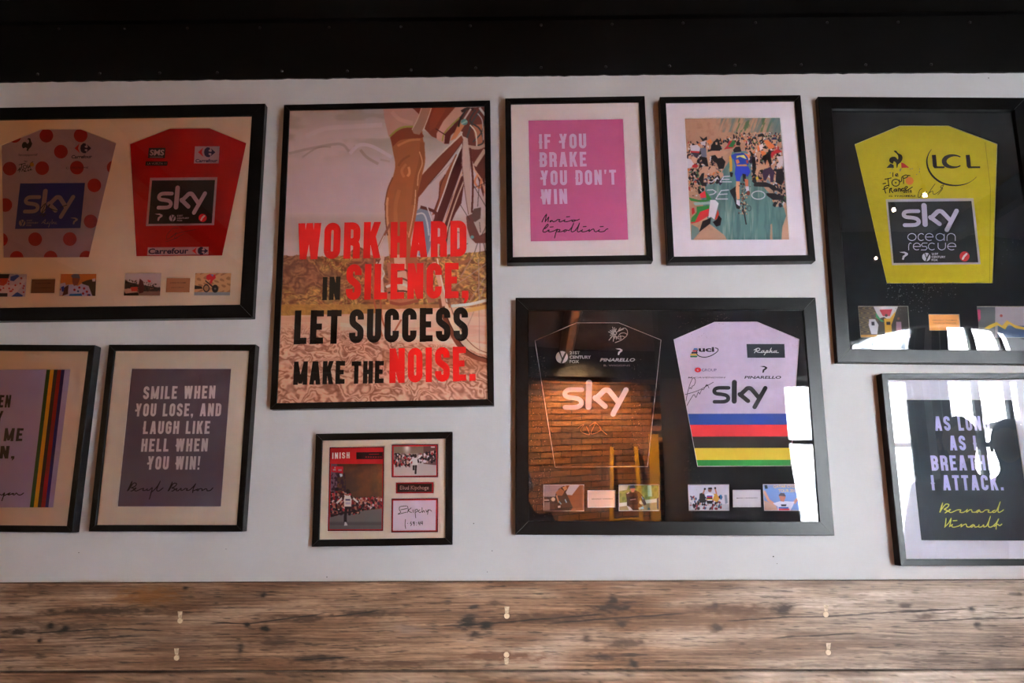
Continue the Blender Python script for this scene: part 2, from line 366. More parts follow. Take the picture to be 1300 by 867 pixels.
# ------------------------------------------------------------------ framed picture
BLACKWOOD = material('black_stained_wood', (0.0045, 0.0042, 0.004), 0.30, var=.25, scale=18, bump=.15, bscale=90, spec=.11)
GLASS = glass_material('picture_glass')
class Picture:
    def __init__(s, name, label, corners, t, rail, width=None, side=None, gain=1.6, group='framed pictures on the white wall', bow=0.0, glass=True, gdepth=None):
        s.t, s.rail, s.gain = t, rail, gain
        P = [W(*c, t) if c else None for c in corners]           # TL TR BR BL
        if side == 'L':
            dn = (P[2] - P[1]); h = dn.length; dn.normalize(); ex = Vector((-dn.z, 0, dn.x)); P[0] = P[1] - ex * width; P[3] = P[2] - ex * width
        elif side == 'R':
            dn = (P[3] - P[0]); h = dn.length; dn.normalize(); ex = Vector((-dn.z, 0, dn.x)); P[1] = P[0] + ex * width; P[2] = P[3] + ex * width
        c = (P[0] + P[1] + P[2] + P[3]) / 4
        ex = ((P[1] - P[0]) + (P[2] - P[3])); w_ = ex.length / 2; ex.normalize(); ez = Vector((-ex.z, 0, ex.x))
        h_ = ((P[0] - P[3]).length + (P[1] - P[2]).length) / 2
        s.c, s.w, s.h, s.ex, s.ez = c, w_, h_, ex, ez
        s.root = empty(name, (c.x, 0, c.z - h_ / 2)); tag(s.root, label, 'picture', group)
        b = 0.0012; s.gd = t - (gdepth or 0.006)
        prof = [(0, 0.0), (0, t - b), (b, t), (rail - b, t), (rail, t - b), (rail, s.gd - 0.004)]
        cs = [(-1, 1), (1, 1), (1, -1), (-1, -1)]
        for i in range(4):
            m = MB(); vs = []; a, bb = cs[i], cs[(i + 1) % 4]; g = 0.00025
            for (u, dd) in prof:
                for k, cc in enumerate((a, bb)):
                    p = s.pt(cc[0] * (w_ / 2 - u), cc[1] * (h_ / 2 - u), dd)
                    other = bb if k == 0 else a
                    p = p + (s.ex * (other[0] - cc[0]) + s.ez * (other[1] - cc[1])) / 2 * g
                    vs.append(p)
            n = len(prof); fs = [(2 * k, 2 * k + 1, 2 * k + 3, 2 * k + 2) for k in range(n - 1)] + [(2 * (n - 1), 2 * n - 1, 1, 0)]
            fs += [tuple(2 * k for k in range(n))[::-1], tuple(2 * k + 1 for k in range(n))]
            m.add(vs, fs); m.build('frame_rail', BLACKWOOD, s.root)
        bk = MB(); r = rail * .4; q = [s.pt(x * (w_ / 2 - r), z * (h_ / 2 - r), dd) for dd in (0.001, 0.004) for x, z in cs]
        bk.add(q, [(0, 1, 2, 3), (7, 6, 5, 4), (0, 4, 5, 1), (1, 5, 6, 2), (2, 6, 7, 3), (3, 7, 4, 0)])
        bk.build('backing_board', material('hardboard', (.2, .12, .07), .8), s.root)
        if glass:
            n = 24 if bow else 1; vs = []; fs = []; X, Z = w_ / 2 - rail, h_ / 2 - rail
            for j in range(n + 1):
                for i in range(n + 1):
                    u, v = -1 + 2 * i / n, -1 + 2 * j / n
                    vs.append(s.pt(u * X, v * Z, s.gd + bow * (1 - u * u * .5) * (1 - v * v)))
            fs = [(j * (n + 1) + i, j * (n + 1) + i + 1, (j + 1) * (n + 1) + i + 1, (j + 1) * (n + 1) + i) for j in range(n) for i in range(n)]
            mesh_obj('glass', vs, fs, GLASS, s.root, smooth=bool(bow))
    def pt(s, u, v, d):
        p = s.c + s.ex * u + s.ez * v; return Vector((p.x, -d, p.z))
    def col(s, c): return tuple(min(.92, max(.002, x * s.gain)) for x in lin(c))
    def paper(s, c, name='printed_paper', rough=.6): return material(name, s.col(c), rough, var=.02, spec=.3)
    def mat(s, c, holes, bevel=(235, 230, 228), d=None, bw=0.6, name='mount_board'):
        """mount board with window apertures (pixel polygons) and a white bevelled core"""
        d = d or s.gd - 0.003; s.md = d
        e = 0.004; X, Z = s.w / 2 - s.rail + e, s.h / 2 - s.rail + e
        out = [s.pt(-X, Z, d), s.pt(X, Z, d), s.pt(X, -Z, d), s.pt(-X, -Z, d)]
        hp = [[W(*p, d) for p in h] for h in holes]
        loops = [out] + hp; flat = [p for l in loops for p in l]
        tr = tessellate_polygon([[Vector((p.x, p.z, 0)) for p in l] for l in loops])
        m = MB(); m.add(flat, [tuple(t) for t in tr]); mo = m.build(name, s.paper(c, 'mount_board', .85), s.root)
        if holes:
            m = MB()
            for h in hp:
                cx = sum((p for p in h), Vector()) / len(h); n = len(h); inn = []
                for i in range(n):
                    a = (h[i] - h[i - 1]).normalized(); b = (h[(i + 1) % n] - h[i]).normalized(); t = (a + b).normalized()
                    nn = Vector((-t.z, 0, t.x)); 
                    if nn.dot(cx - h[i]) < 0: nn = -nn
                    na = Vector((-a.z, 0, a.x)); k = max(.4, abs(nn.dot(na)))
                    p = h[i] + nn * (bw * .0023 / k); inn.append(Vector((p.x, -(d - .0016), p.z)))
                m.add(h + inn, [(i, (i + 1) % n, n + (i + 1) % n, n + i) for i in range(n)])
            m.build('bevel', material('white_core', s.col(bevel), .8), mo)
        return mo
    def sheet(s, name, c, pts, d, parent=None, rough=.6, material_=None):
        m = MB(); fpoly(m, pts, d); return m.build(name, material_ or s.paper(c, name + '_paper', rough), parent or s.root)
def grow(pts, k):
    cx = sum(p[0] for p in pts) / len(pts); cy = sum(p[1] for p in pts) / len(pts)
    o = []
    for x, y in pts:
        l = math.hypot(x - cx, y - cy); o.append((x + (x - cx) / l * k, y + (y - cy) / l * k))
    return o

# ------------------------------------------------------------------ the room
WALL = material('painted_plaster', (.63, .625, .63), .75, var=.02, scale=6, bump=.5, bscale=35, spec=.25)
STEEL = material('black_painted_steel', (0.0018, 0.0017, 0.0018), .42, var=.4, scale=8, bump=.4, bscale=20, spec=.2)
DARKWALL = material('brown_stained_panelling', (.06, .035, .022), .5, var=.3, scale=5, stretch=(1, 1, .1))
def struct(mb, name, mat, parent=None, smooth=False):
    o = mb.build(name, mat, parent, smooth)
    if parent is None: o['kind'] = 'structure'
    return o
m = MB(); m.box((XL, 0, 0), (XR, .12, ZC)); wall_back = struct(m, 'wall_back', WALL)
for px, py, r in ((618.5, 726, .5), (601.3, 664.6, .7), (624.8, 699.2, .6), (981.8, 706.5, .9), (986.5, 715.5, .5), (1255, 99, .7), (100, 701.5, .6), (415, 732.5, .7), (287, 697, .5)):
    m = MB(); m.add([W(x, y, .0004) for x, y in disc((px, py), r, 8)], [tuple(range(8))]); m.build('nail_hole', material('nail_hole', (.02, .018, .016), .9), wall_back)
m = MB(); m.box((XL - .12, YF, 0), (XL, 0, ZC)); struct(m, 'wall_left', DARKWALL)
y0, y1, z0, z1 = WIN_R
m = MB(); m.box((XR, YF, 0), (XR + .15, y0, ZC)); m.box((XR, y1, 0), (XR + .15, .12, ZC)); m.box((XR, y0, 0), (XR + .15, y1, z0)); m.box((XR, y0, z1), (XR + .15, y1, ZC)); struct(m, 'wall_right', WALL)
x0, x1, z0, z1 = WIN_F
m = MB(); m.box((XL, YF - .12, 0), (-.32, YF, ZC)); m.box((1.42, YF - .12, 0), (x0, YF, ZC)); m.box((x1, YF - .12, 0), (XR, YF, ZC)); m.box((x0, YF - .12, 0), (x1, YF, z0)); m.box((x0, YF - .12, z1), (x1, YF, ZC))
m.box((-.32, YF - .12, 0), (1.42, YF - .03, ZC)); wall_front = struct(m, 'wall_front', material('dark_wall_paint', (.022, .02, .02), .6))
# brick panel of the wall behind the camera
bm_ = [material('fired_brick', c, .85, var=.3, scale=25, bump=.5) for c in ((.33, .13, .06), (.26, .10, .05), (.38, .17, .08), (.19, .09, .06))]
protos = []
for k in range(4):
    q = MB(); q.box((-.1055, -.1, -.031), (.1055, 0, .031)); me = q.build('brick', bm_[k]); protos.append(me.data); bpy.data.objects.remove(me)
random.seed(3); wf_off = origin_of(wall_front)
for r in range(25):
    for c in range(9):
        x = -.30 + .1055 + c * .222 - (.111 if r % 2 else 0)
        if x < -.25 or x > 1.36: continue
        o = bpy.data.objects.new('brick', protos[random.choice((0, 0, 1, 2, 2, 3))]); COL.objects.link(o); o.parent = wall_front
        o.location = (x, YF + .004 + random.uniform(-.004, .004), 1.0 + r * .074)
m = MB()
for r in range(13):
    for c in range(8):
        x = -.30 + .1055 + c * .222 - (0.06 if r % 2 else 0)
        if x < 1.36: m.box((x - .105, YF - .1, .02 + r * .074), (x + .105, YF + .004, .082 + r * .074))
o = m.build('brickwork', bm_[1], wall_front); o['kind'] = 'stuff'
m = MB(); m.box((XL, YF, -.1), (XR, 0, 0)); struct(m, 'floor', material('dark_floorboards', (.06, .035, .022), .4, var=.3, scale=4, stretch=(.2, 2, 1)))
CEIL = material('ceiling_paint', (.2, .185, .18), .8, var=.03)
m = MB(); m.box((XL, YF, ZC), (XR, .12, ZC + .1)); struct(m, 'ceiling', CEIL)
# black steel girder over the pictures: riveted plate, lip and upper flange
zp0, zp1 = W(650, 96, .008).z, W(650, 26, .008).z
gird = empty('trim_1', (0, 0, zp0)); gird['kind'] = 'structure'
random.seed(11)
n = 420; top = []; bot = []
for i in range(n + 1):
    x = XL + (XR - XL) * i / n
    zz = W(650 + x / D * FPX * .93, 0, 0)
    zb = zp0 + .0022 * math.sin(x * 1.3) + random.uniform(-.0009, .0009) * (1 if i % 7 else 2.6) - .0016 * x - .0045 * (x / 1.6) ** 2
    bot.append((x, zb))
vs = []; fs = []
for x, zb in bot: vs += [(x, -.008, zb), (x, -.008, zp1), (x, 0, zb + .001)]
for i in range(n):
    a = 3 * i; fs += [(a, a + 3, a + 4, a + 1), (a + 2, a + 5, a + 3, a)]
plate = mesh_obj('girder_plate', vs, fs, STEEL, gird)
m = MB(); m.box((XL, -.03, zp1), (XR, 0, zp1 + .016)); m.build('girder_lip', STEEL, gird)
m = MB(); m.box((XL, -.016, zp1 + .016), (XR, 0, ZC)); m.build('girder_flange', STEEL, gird)
def rivet(px, py, d):
    c = W(px, py, d); m = MB(); vs = []; R_, S = .0048, 10
    for j, (rr, dd) in enumerate(((1, 0), (.85, .5), (.45, .85))):
        for k in range(S): a = 2 * math.pi * k / S; vs.append((c.x + R_ * rr * math.cos(a), -d - R_ * dd, c.z + R_ * rr * math.sin(a)))
    vs.append((c.x, -d - R_, c.z)); fs = [(j * S + k, j * S + (k + 1) % S, (j + 1) * S + (k + 1) % S, (j + 1) * S + k) for j in range(2) for k in range(S)] + [(2 * S + k, 2 * S + (k + 1) % S, 3 * S) for k in range(S)]
    m.add(vs, fs); m.build('rivet', material('steel_rivet', (.03, .03, .032), .3, metal=.5), plate, True)
for x, y in ((75, 37), (158, 36.5), (238, 36), (330, 35.5), (418, 35), (509, 34), (597, 33), (687, 32), (777, 31), (867, 29.5), (959, 29), (1050, 29), (1140, 28.5), (1231, 28.5)): rivet(x, y, .008)
for x, y in ((48, 94.5), (127, 93.5), (203, 93), (276, 92.5), (358, 90.5), (441, 90.5), (522, 89), (604, 86.5), (687, 86), (769, 85), (850, 84), (933, 83), (1017, 82.5), (1099, 82.5), (1182, 82)): rivet(x, y, .008)

# rough boards below the pictures
PLANK = material('weathered_plank', (1, 1, 1), .72, attr=True, var=.07, scale=40, bump=.9, bscale=160, spec=.3, stretch=(.12, 1, 1))
zt = W(650, 738, .02).z; zg = W(650, 850.3, .02).z
dado = empty('trim_2', (0, 0, 0)); dado['kind'] = 'structure'
def plank_colors(X, Z, seed, z0, z1, detail):
    """X, Z in photo-pixel-like units (px right, px down)"""
    t = (Z - z0) / (z1 - z0)
    wob = 6 * (fbm(X / 150, Z / 60, seed, 3) - .5) + 22 * (fbm(X / 420 + 9, Z / 200, seed + 5, 2) - .5)
    g = fbm(X / 55, (Z + wob) / 1.15, seed + 1, 3); g2 = fbm(X / 180, (Z + wob) / 4.2, seed + 2, 4); g3 = fbm(X / 16, (Z + wob) / 1.6, seed + 3, 3); bl = fbm(X / 60, Z / 22, seed + 15, 5)
    base = np.array((158, 122, 96.)); dark = np.array((92, 64, 46.)); pale = np.array((196, 170, 150.))
    k = np.clip((g * .5 + g2 * .2 + bl * .3 - .33) / .34, 0, 1)[..., None]
    c = dark * (1 - k) + base * k
    p = np.clip((fbm(X / 170, Z / 28, seed + 7, 4) - .47) * 3.2, 0, 1)[..., None]; c = c * (1 - p * .75) + (pale * (.72 + .36 * g[..., None])) * p * .75
    s_ = np.clip((fbm(X / 130, Z / 20, seed + 12, 4) - .52) * 4.2, 0, 1)[..., None]; c = c * (1 - s_ * .7) + np.array((98, 62, 40.)) * (.7 + .5 * g[..., None]) * s_ * .7
    # greyer and cleaner board to the right, browner to the left
    rgt = np.clip((X - 780) / 330, 0, 1)[..., None]; grey = c.mean(-1, keepdims=True) * np.array((1.06, .99, .92)) * 1.12 + 12
    c = c * (1 - rgt * .62) + grey * rgt * .62
    c = c * (1 - .4 * np.clip((g3 - .66) * 8, 0, 1)[..., None]) * (.90 + .2 * fbm(X / 5, Z / 1.1, seed + 16, 2))[..., None]
    if detail:
        def spot(cx, cy, rx, ry, col, al, pw=2):
            nonlocal c
            dd = np.sqrt(((X - cx) / rx) ** 2 + ((Z - cy) / ry) ** 2) + (fbm(X / 7, Z / 3.2, seed + 20, 4) - .5) * 1.3
            a = (np.clip(1.35 - dd, 0, 1) ** pw * al)[..., None]; a = np.clip(a, 0, 1); c = c * (1 - a) + np.array(col) * a
        for a in ((225, 755, 45, 14, (120, 70, 25), .7), (180, 775, 95, 6, (55, 35, 22), .9), (130, 797, 60, 10, (70, 50, 38), .7), (80, 801, 22, 5, (40, 28, 20), .8), (115, 792, 5, 5, (28, 20, 16), 1), (132, 798, 6, 5, (26, 19, 15), 1), (107, 811, 3.5, 5.5, (32, 24, 20), 1),
                  (358, 754, 4, 7, (40, 30, 24), 1), (344, 793, 5, 4, (30, 22, 18), 1), (365, 798, 7, 5, (26, 18, 14), 1), (340, 824, 5, 9, (42, 30, 24), .9), (380, 815, 30, 10, (60, 38, 28), .6), (430, 835, 40, 6, (45, 30, 22), .8), (410, 785, 50, 6, (60, 38, 26), .8), (265, 745, 4, 3, (40, 28, 20), 1),
                  (480, 778, 40, 5, (50, 32, 22), .8), (598, 790, 12, 12, (30, 20, 15), 1), (620, 793, 9, 6, (26, 18, 14), 1), (606, 805, 9, 6, (42, 28, 20), .9), (606, 771, 7, 3, (45, 35, 28), 1), (690, 785, 90, 10, (66, 42, 28), .7), (770, 773, 28, 7, (45, 30, 24), .9), (768, 762, 8, 7, (40, 28, 22), .9),
                  (776, 793, 6, 5, (24, 17, 14), 1), (776, 793, 15, 9, (80, 55, 40), .6), (735, 810, 7, 7, (50, 34, 26), .8), (780, 818, 30, 9, (58, 40, 32), .7), (752, 834, 24, 5, (48, 34, 28), .8), (786, 842, 6, 7, (30, 22, 18), .9), (640, 834, 60, 8, (86, 50, 32), .7), (500, 842, 90, 5, (70, 42, 28), .6), (535, 800, 30, 8, (120, 100, 92), .5),
                  (886, 797, 8, 6, (28, 22, 18), 1), (886, 770, 5, 7, (50, 38, 32), .9), (905, 775, 55, 8, (78, 54, 40), .8), (962, 774, 14, 8, (52, 40, 34), .9), (890, 790, 60, 14, (104, 74, 54), .55), (1105, 771, 10, 5, (62, 50, 42), .9), (1179, 775, 5, 4.5, (34, 28, 26), 1), (1182, 795, 5, 4.5, (40, 33, 30), 1), (1240, 757, 4, 3, (60, 48, 40), .9),
                  (1125, 784, 14, 4, (70, 56, 48), .8), (1296, 773, 5, 6, (36, 30, 28), 1), (1190, 842, 14, 9, (88, 76, 68), .7), (1230, 842, 60, 6, (110, 96, 84), .5), (1000, 845, 90, 4, (100, 84, 72), .6), (630, 766, 10, 4, (60, 40, 28), .6)): spot(*a)
        def crack(pts, wd, col=(20, 14, 11)):
            nonlocal c
            xs = np.array([p[0] for p in pts]); ys = np.array([p[1] for p in pts])
            yy = np.interp(X, xs, ys) + 1.6 * (fbm(X / 14, X * 0, seed + 31, 3) - .5)
            edge = np.clip((X - xs[0]) / 12, 0, 1) * np.clip((xs[-1] - X) / 12, 0, 1)
            a = (np.clip(1 - np.abs(Z - yy) / wd, 0, 1) * edge * (.6 + .7 * fbm(X / 8, X * 0 + 3, seed + 33, 2)))[..., None]; a = np.clip(a, 0, 1); c = c * (1 - a) + np.array(col) * a
        for p in (((90, 803), (190, 797), (250, 800)), ((145, 810), (230, 806)), ((300, 789), (345, 792), (435, 778)), ((435, 783), (470, 779), (500, 774)), ((570, 795), (610, 793), (680, 787), (760, 780)), ((690, 792), (790, 784), (855, 780)), ((895, 790), (960, 785), (1020, 784), (1110, 777), (1180, 775)),
                  ((945, 811), (1000, 808), (1050, 805)), ((1100, 791), (1180, 788), (1260, 786), (1280, 782)), ((1255, 782), (1300, 780)), ((400, 838), (470, 833)), ((0, 806), (60, 808)), ((1090, 780), (1150, 776))): crack(p, 1.25)
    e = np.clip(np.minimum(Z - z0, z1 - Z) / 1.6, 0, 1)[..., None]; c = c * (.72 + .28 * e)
    return c
PG = 1.0
def plank(name, ztop, zbot, yf, seed, nx, nz, detail, lean=0.0):
    xs = np.linspace(XL, XR, nx); ts = np.linspace(0, 1, nz)
    X, T = np.meshgrid(xs, ts); Zw = ztop + (zbot - ztop) * T
    px = 661.7 + X / (D - .02) * FPX * (1 + (646.5 - 795) / 4985 * -0.0); py = 738 + (ztop - Zw) / (ztop - zbot) * 112.3
    px = 661.5 + X * FPX / (D - .02) * (.985 - (py - 646.5) * .0002)
    c = plank_colors(px, py, seed, 738, 850.3, detail)
    dpt = yf + .0016 * (fbm(X * 6, Zw * 30, seed, 4) - .5) + .0012 * (c.mean(-1) / 255 - .5)
    pos = np.stack([X, -dpt, Zw], -1).reshape(-1, 3); i = np.arange(nx * nz).reshape(nz, nx)
    f = np.stack([i[:-1, :-1], i[1:, :-1], i[1:, 1:], i[:-1, 1:]], -1).reshape(-1, 4)
    cc = np.clip(nlin(c.reshape(-1, 3)) * PG, .004, .9)
    # board edges back to the wall; colour makes the top lit, the underside shaded
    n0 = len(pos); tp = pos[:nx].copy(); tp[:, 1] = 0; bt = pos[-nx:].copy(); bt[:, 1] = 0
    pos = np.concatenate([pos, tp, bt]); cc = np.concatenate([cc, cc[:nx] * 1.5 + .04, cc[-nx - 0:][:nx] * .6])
    k = np.arange(nx - 1); f = np.concatenate([f, np.stack([n0 + k, k, k + 1, n0 + k + 1], -1), np.stack([(nz - 1) * nx + k, n0 + nx + k, n0 + nx + k + 1, (nz - 1) * nx + k + 1], -1)])
    return mesh_obj(name, pos, f, PLANK, dado, colors=cc)
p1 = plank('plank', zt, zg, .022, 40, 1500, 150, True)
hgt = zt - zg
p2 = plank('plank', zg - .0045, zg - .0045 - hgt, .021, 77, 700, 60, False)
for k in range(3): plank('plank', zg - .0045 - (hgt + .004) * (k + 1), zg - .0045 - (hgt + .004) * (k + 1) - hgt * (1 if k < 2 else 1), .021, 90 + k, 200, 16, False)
m = MB(); m.box((XL, -.004, 0), (XR, -.001, zt - .01)); m.build('gap_shade_sheet', material('shadow_gap', (.01, .008, .007), .9), dado)  # near-black sheet that paints the shade in the gaps between boards
PLUG = material('pale_wood_plug', (.62, .47, .31), .6, var=.15, scale=120)
for x, y, pp in ((228.5, 788, p1), (224, 835, p1), (643.4, 782, p1), (643, 831.3, p1), (1048.7, 780, p1), (1051.7, 828.3, p1)):
    m = MB(); c = W(x, y, .0245); S = 12; r = .0078
    m.add([(c.x + r * math.cos(2 * math.pi * k / S), -.021, c.z + r * math.sin(2 * math.pi * k / S)) for k in range(S)] + [(c.x + r * .92 * math.cos(2 * math.pi * k / S), -.0245, c.z + r * .92 * math.sin(2 * math.pi * k / S)) for k in range(S)], [(k, (k + 1) % S, S + (k + 1) % S, S + k) for k in range(S)] + [tuple(range(S, 2 * S))])
    m.build('wood_plug', PLUG, pp)
    m = MB(); dy = -8 if x > 1000 else (8 if y > 820 and x > 600 else -8)
    m.add([W(x + a, y + dy + b, .0236) for a, b in ((-3, -4), (3.2, -4), (2.2, 4), (-2, 4))], [(0, 1, 2, 3)]); m.build('filler_patch', material('wood_filler', (.5, .38, .26), .8, var=.3, scale=200), pp)

# windows: black steel frames, mullions, panes
PANE = glass_material('window_glass', extra=1.5)
def window(name, axis, a0, a1, z0, z1, pos, nv, nh):
    r = empty(name, (pos if axis == 'y' else (a0 + a1) / 2, (a0 + a1) / 2 if axis == 'y' else pos, z0)); r['kind'] = 'structure'
    def bx(m, u0, u1, za, zb, dd=.03):
        if axis == 'y': m.box((pos, u0, za), (pos + dd * 2, u1, zb))
        else: m.box((u0, pos - dd * 2, za), (u1, pos, zb))
    m = MB(); bx(m, a0, a0 + .05, z0, z1, .04); bx(m, a1 - .05, a1, z0, z1, .04); bx(m, a0, a1, z0, z0 + .05, .04); bx(m, a0, a1, z1 - .05, z1, .04); m.build('window_frame', STEEL, r)
    for i in range(1, nv):
        u = a0 + (a1 - a0) * i / nv; m = MB(); bx(m, u - .022, u + .022, z0, z1); m.build('mullion', STEEL, r)
    for j in range(1, nh):
        z = z0 + (z1 - z0) * (j / nh if nh > 2 else .72); m = MB(); bx(m, a0, a1, z - .022, z + .022); m.build('glazing_bar', STEEL, r)
    m = MB()
    if axis == 'y': m.add([(pos + .03, a0, z0), (pos + .03, a1, z0), (pos + .03, a1, z1), (pos + .03, a0, z1)], [(0, 1, 2, 3)])
    else: m.add([(a0, pos - .03, z0), (a1, pos - .03, z0), (a1, pos - .03, z1), (a0, pos - .03, z1)], [(0, 1, 2, 3)])
    m.build('pane', PANE, r)
window('window_1', 'y', WIN_R[0], WIN_R[1], WIN_R[2], WIN_R[3], XR + .04, 2, 2)
window('window_2', 'x', WIN_F[0], WIN_F[1], WIN_F[2], WIN_F[3], YF - .04, 2, 2)
# outside: street and rendered houses opposite
m = MB(); m.box((-14, -30, -.3), (26, YF - .16, -.12)); m.box((XR + .2, YF - .16, -.3), (26, 12, -.12)); struct(m, 'floor_outside', material('street_asphalt', (.12, .12, .12), .9, var=.2))
def house(x0, x1, y, zt_, label):
    r = empty('house', ((x0 + x1) / 2, y, -.12)); tag(r, label, 'house', 'houses across the street')
    m = MB(); m.box((x0, y - 4, -.12), (x1, y, zt_)); wl = m.build('house_wall', material('white_render', (.82, .82, .80), .8), r)
    m = MB(); m.add([(x0 - .2, y + .2, zt_), (x1 + .2, y + .2, zt_), (x1 + .2, y - 2, zt_ + 2.4), (x0 - .2, y - 2, zt_ + 2.4), (x0 - .2, y - 4.2, zt_), (x1 + .2, y - 4.2, zt_)], [(0, 1, 2, 3), (3, 2, 5, 4), (0, 3, 4), (1, 5, 2)]); m.build('roof', material('clay_tiles', (.45, .2, .14), .8), r)
    n = int((x1 - x0) / 2.2)
    for i in range(n):
        for zz in (.9, 3.4):
            if zz + 1.5 > zt_: continue
            cx = x0 + (i + .5) * (x1 - x0) / n
            m = MB(); m.box((cx - .5, y - .02, zz), (cx + .5, y + .04, zz + 1.4)); f = m.build('window_sash', material('sash_white', (.7, .7, .7), .5), r)
            m = MB()
            for a in range(2):
                for b in range(3): m.box((cx - .46 + a * .47, y + .03, zz + .05 + b * .45), (cx - .01 + a * .47, y + .05, zz + .46 + b * .45))
            m.build('pane', material('dark_window_glass', (.03, .04, .05), .1), f)
house(.5, 8.5, -20, 4.6, 'white rendered house with a red tiled roof mirrored in the picture glass, nearer one')
def house_side(x, y0, y1, zt_, label):
    r = empty('house', (x, (y0 + y1) / 2, -.12)); tag(r, label, 'house', 'houses across the street')
    m = MB(); m.box((x, y0, -.12), (x + 4, y1, zt_)); m.build('house_wall', material('white_render', (.82, .82, .80), .8), r)
    m = MB(); m.add([(x - .25, y0 - .2, zt_), (x - .25, y1 + .2, zt_), (x + 2, y1 + .2, zt_ + 2.2), (x + 2, y0 - .2, zt_ + 2.2), (x + 4.2, y0 - .2, zt_), (x + 4.2, y1 + .2, zt_)], [(0, 1, 2, 3), (3, 2, 5, 4), (0, 3, 4), (1, 5, 2)]); m.build('roof', material('clay_tiles', (.45, .2, .14), .8), r)
    n = int((y1 - y0) / 2.0)
    for i in range(n):
        for zz in (.7, 2.7, 4.7):
            cy = y0 + (i + .5) * (y1 - y0) / n
            m = MB(); m.box((x - .05, cy - .45, zz), (x + .02, cy + .45, zz + 1.3)); f = m.build('window_sash', material('sash_white', (.7, .7, .7), .5), r); m = MB()
            for a in range(2):
                for b in range(3): m.box((x - .07, cy - .41 + a * .42, zz + .05 + b * .42), (x - .055, cy - .01 + a * .42, zz + .42 + b * .42))
            m.build('pane', material('dark_window_glass', (.03, .04, .05), .1), f)
house_side(6.9, -19, 6, 6.6, 'long white house with small sash windows and red roof mirrored at the right')
# pendant bulbs and warm lamps
def pendant(x, y, z, label, power=None, em=25.0):
    r = empty('pendant_lamp', (x, y, z)); tag(r, label, 'lamp', 'warm bulbs hanging in the room')
    m = MB(); m.tube([(x, y, z + .03), (x, y, ZC)], .003, 6); m.build('cord', STEEL, r)
    m = MB(); m.tube([(x, y, z + .022), (x, y, z + .07)], .014, 10); m.build('lamp_holder', STEEL, r)
    m = MB(); vs = []; S = 10; R_ = .015
    m.tube([(x, y, z - R_ * .98), (x, y, z - R_ * .8), (x, y, z - R_ * .3), (x, y, z + R_ * .4), (x, y, z + R_ * 1.0)], [R_ * .2, R_ * .6, R_ * .95, R_ * .9, R_ * .5], 12); m.build('bulb', material('lit_bulb', (1, .72, .42), emit=em), r, True)
    if power: light('lamp_light', 'POINT', (x, y, z - .06), (x, y, 0), power, WARM, shadow_soft_size=.06)
pendant(1.95, -1.35, 2.92, 'small warm bulb near the ceiling closest to the picture wall')
pendant(1.86, -1.62, 2.92, 'small warm bulb near the ceiling just behind the closest one')
pendant(2.15, -2.75, 2.90, 'small warm bulb near the ceiling over the door side')
pendant(-2.9, -3.1, 1.95, 'low hanging warm bulb at the far left of the room', FILL)
pendant(-1.7, -4.3, 2.25, 'added warm fill bulb hanging at the left in front of brown panelling', FILL)  # this bulb is added only as warm fill for the left side
lad = empty('step_ladder', (1.02, -5.7, 0)); tag(lad, 'yellow wooden ladder leaning on the brick wall, mirrored in the middle case', 'ladder')
YEL = material('yellow_paint', (.75, .42, .02), .5)
for x_ in (.86, 1.2):
    m = MB(); m.tube([(x_, -5.45, 0), (x_ + (.04 if x_ < 1 else -.04), -5.93, 1.95)], .022, 8); m.build('ladder_rail', YEL, lad)
for k in range(6):
    f_ = (k + .6) / 6.4; m = MB(); m.tube([(.87 + .04 * f_, -5.45 - .48 * f_, 1.95 * f_), (1.19 - .04 * f_, -5.45 - .48 * f_, 1.95 * f_)], .014, 8); m.build('rung', YEL, lad)
m = MB(); m.box((1.30, -5.93, 0), (1.40, -5.89, 2.1)); tag(m.build('yellow_board', YEL), 'narrow yellow board standing against the brick wall beside the ladder', 'board')
light('brick_spot', 'SPOT', (.55, -5.1, 3.05), (.5, -6.0, 1.7), BRICK_SPOT, WARM, spot_size=math.radians(110), spot_blend=.8, shadow_soft_size=.05)
m = MB(); m.box((1.46, -4.78, 0), (2.38, -4.66, ZC)); m.box((1.46, YF, 0), (1.58, -4.78, ZC)); tag(m.build('added_light_screen', material('dark_wall_paint', (.022, .02, .02), .6)), kind='structure')  # unseen screen, added to cut window light on the left of the picture wall
m = MB(); m.box((.9, -2.95, 2.25), (XR, -2.75, ZC)); tag(m.build('added_light_baffle', material('dark_wall_paint', (.022, .02, .02), .6)), kind='structure')  # unseen baffle, added to block window light from the top of the picture wall
# girders and duct under the ceiling
for x in (-1.9, 2.75):
    m = MB(); m.box((x - .05, YF, ZC - .16), (x + .05, -.04, ZC)); tag(m.build('ceiling_joist', STEEL), kind='structure')
m = MB(); m.box((XL, YF, ZC - .34), (XR, YF + .14, ZC)); tag(m.build('ceiling_joist', STEEL), kind='structure')
m = MB(); m.tube([(.42, YF + .14, ZC - .12), (.42, -3.4, ZC - .12), (.25, -2.6, ZC - .1)], .07, 14)
tag(m.build('ventilation_duct', material('galvanised_steel', (.55, .5, .45), .3, metal=.9), None, True), 'round galvanised ventilation duct under the ceiling behind the camera', 'duct')

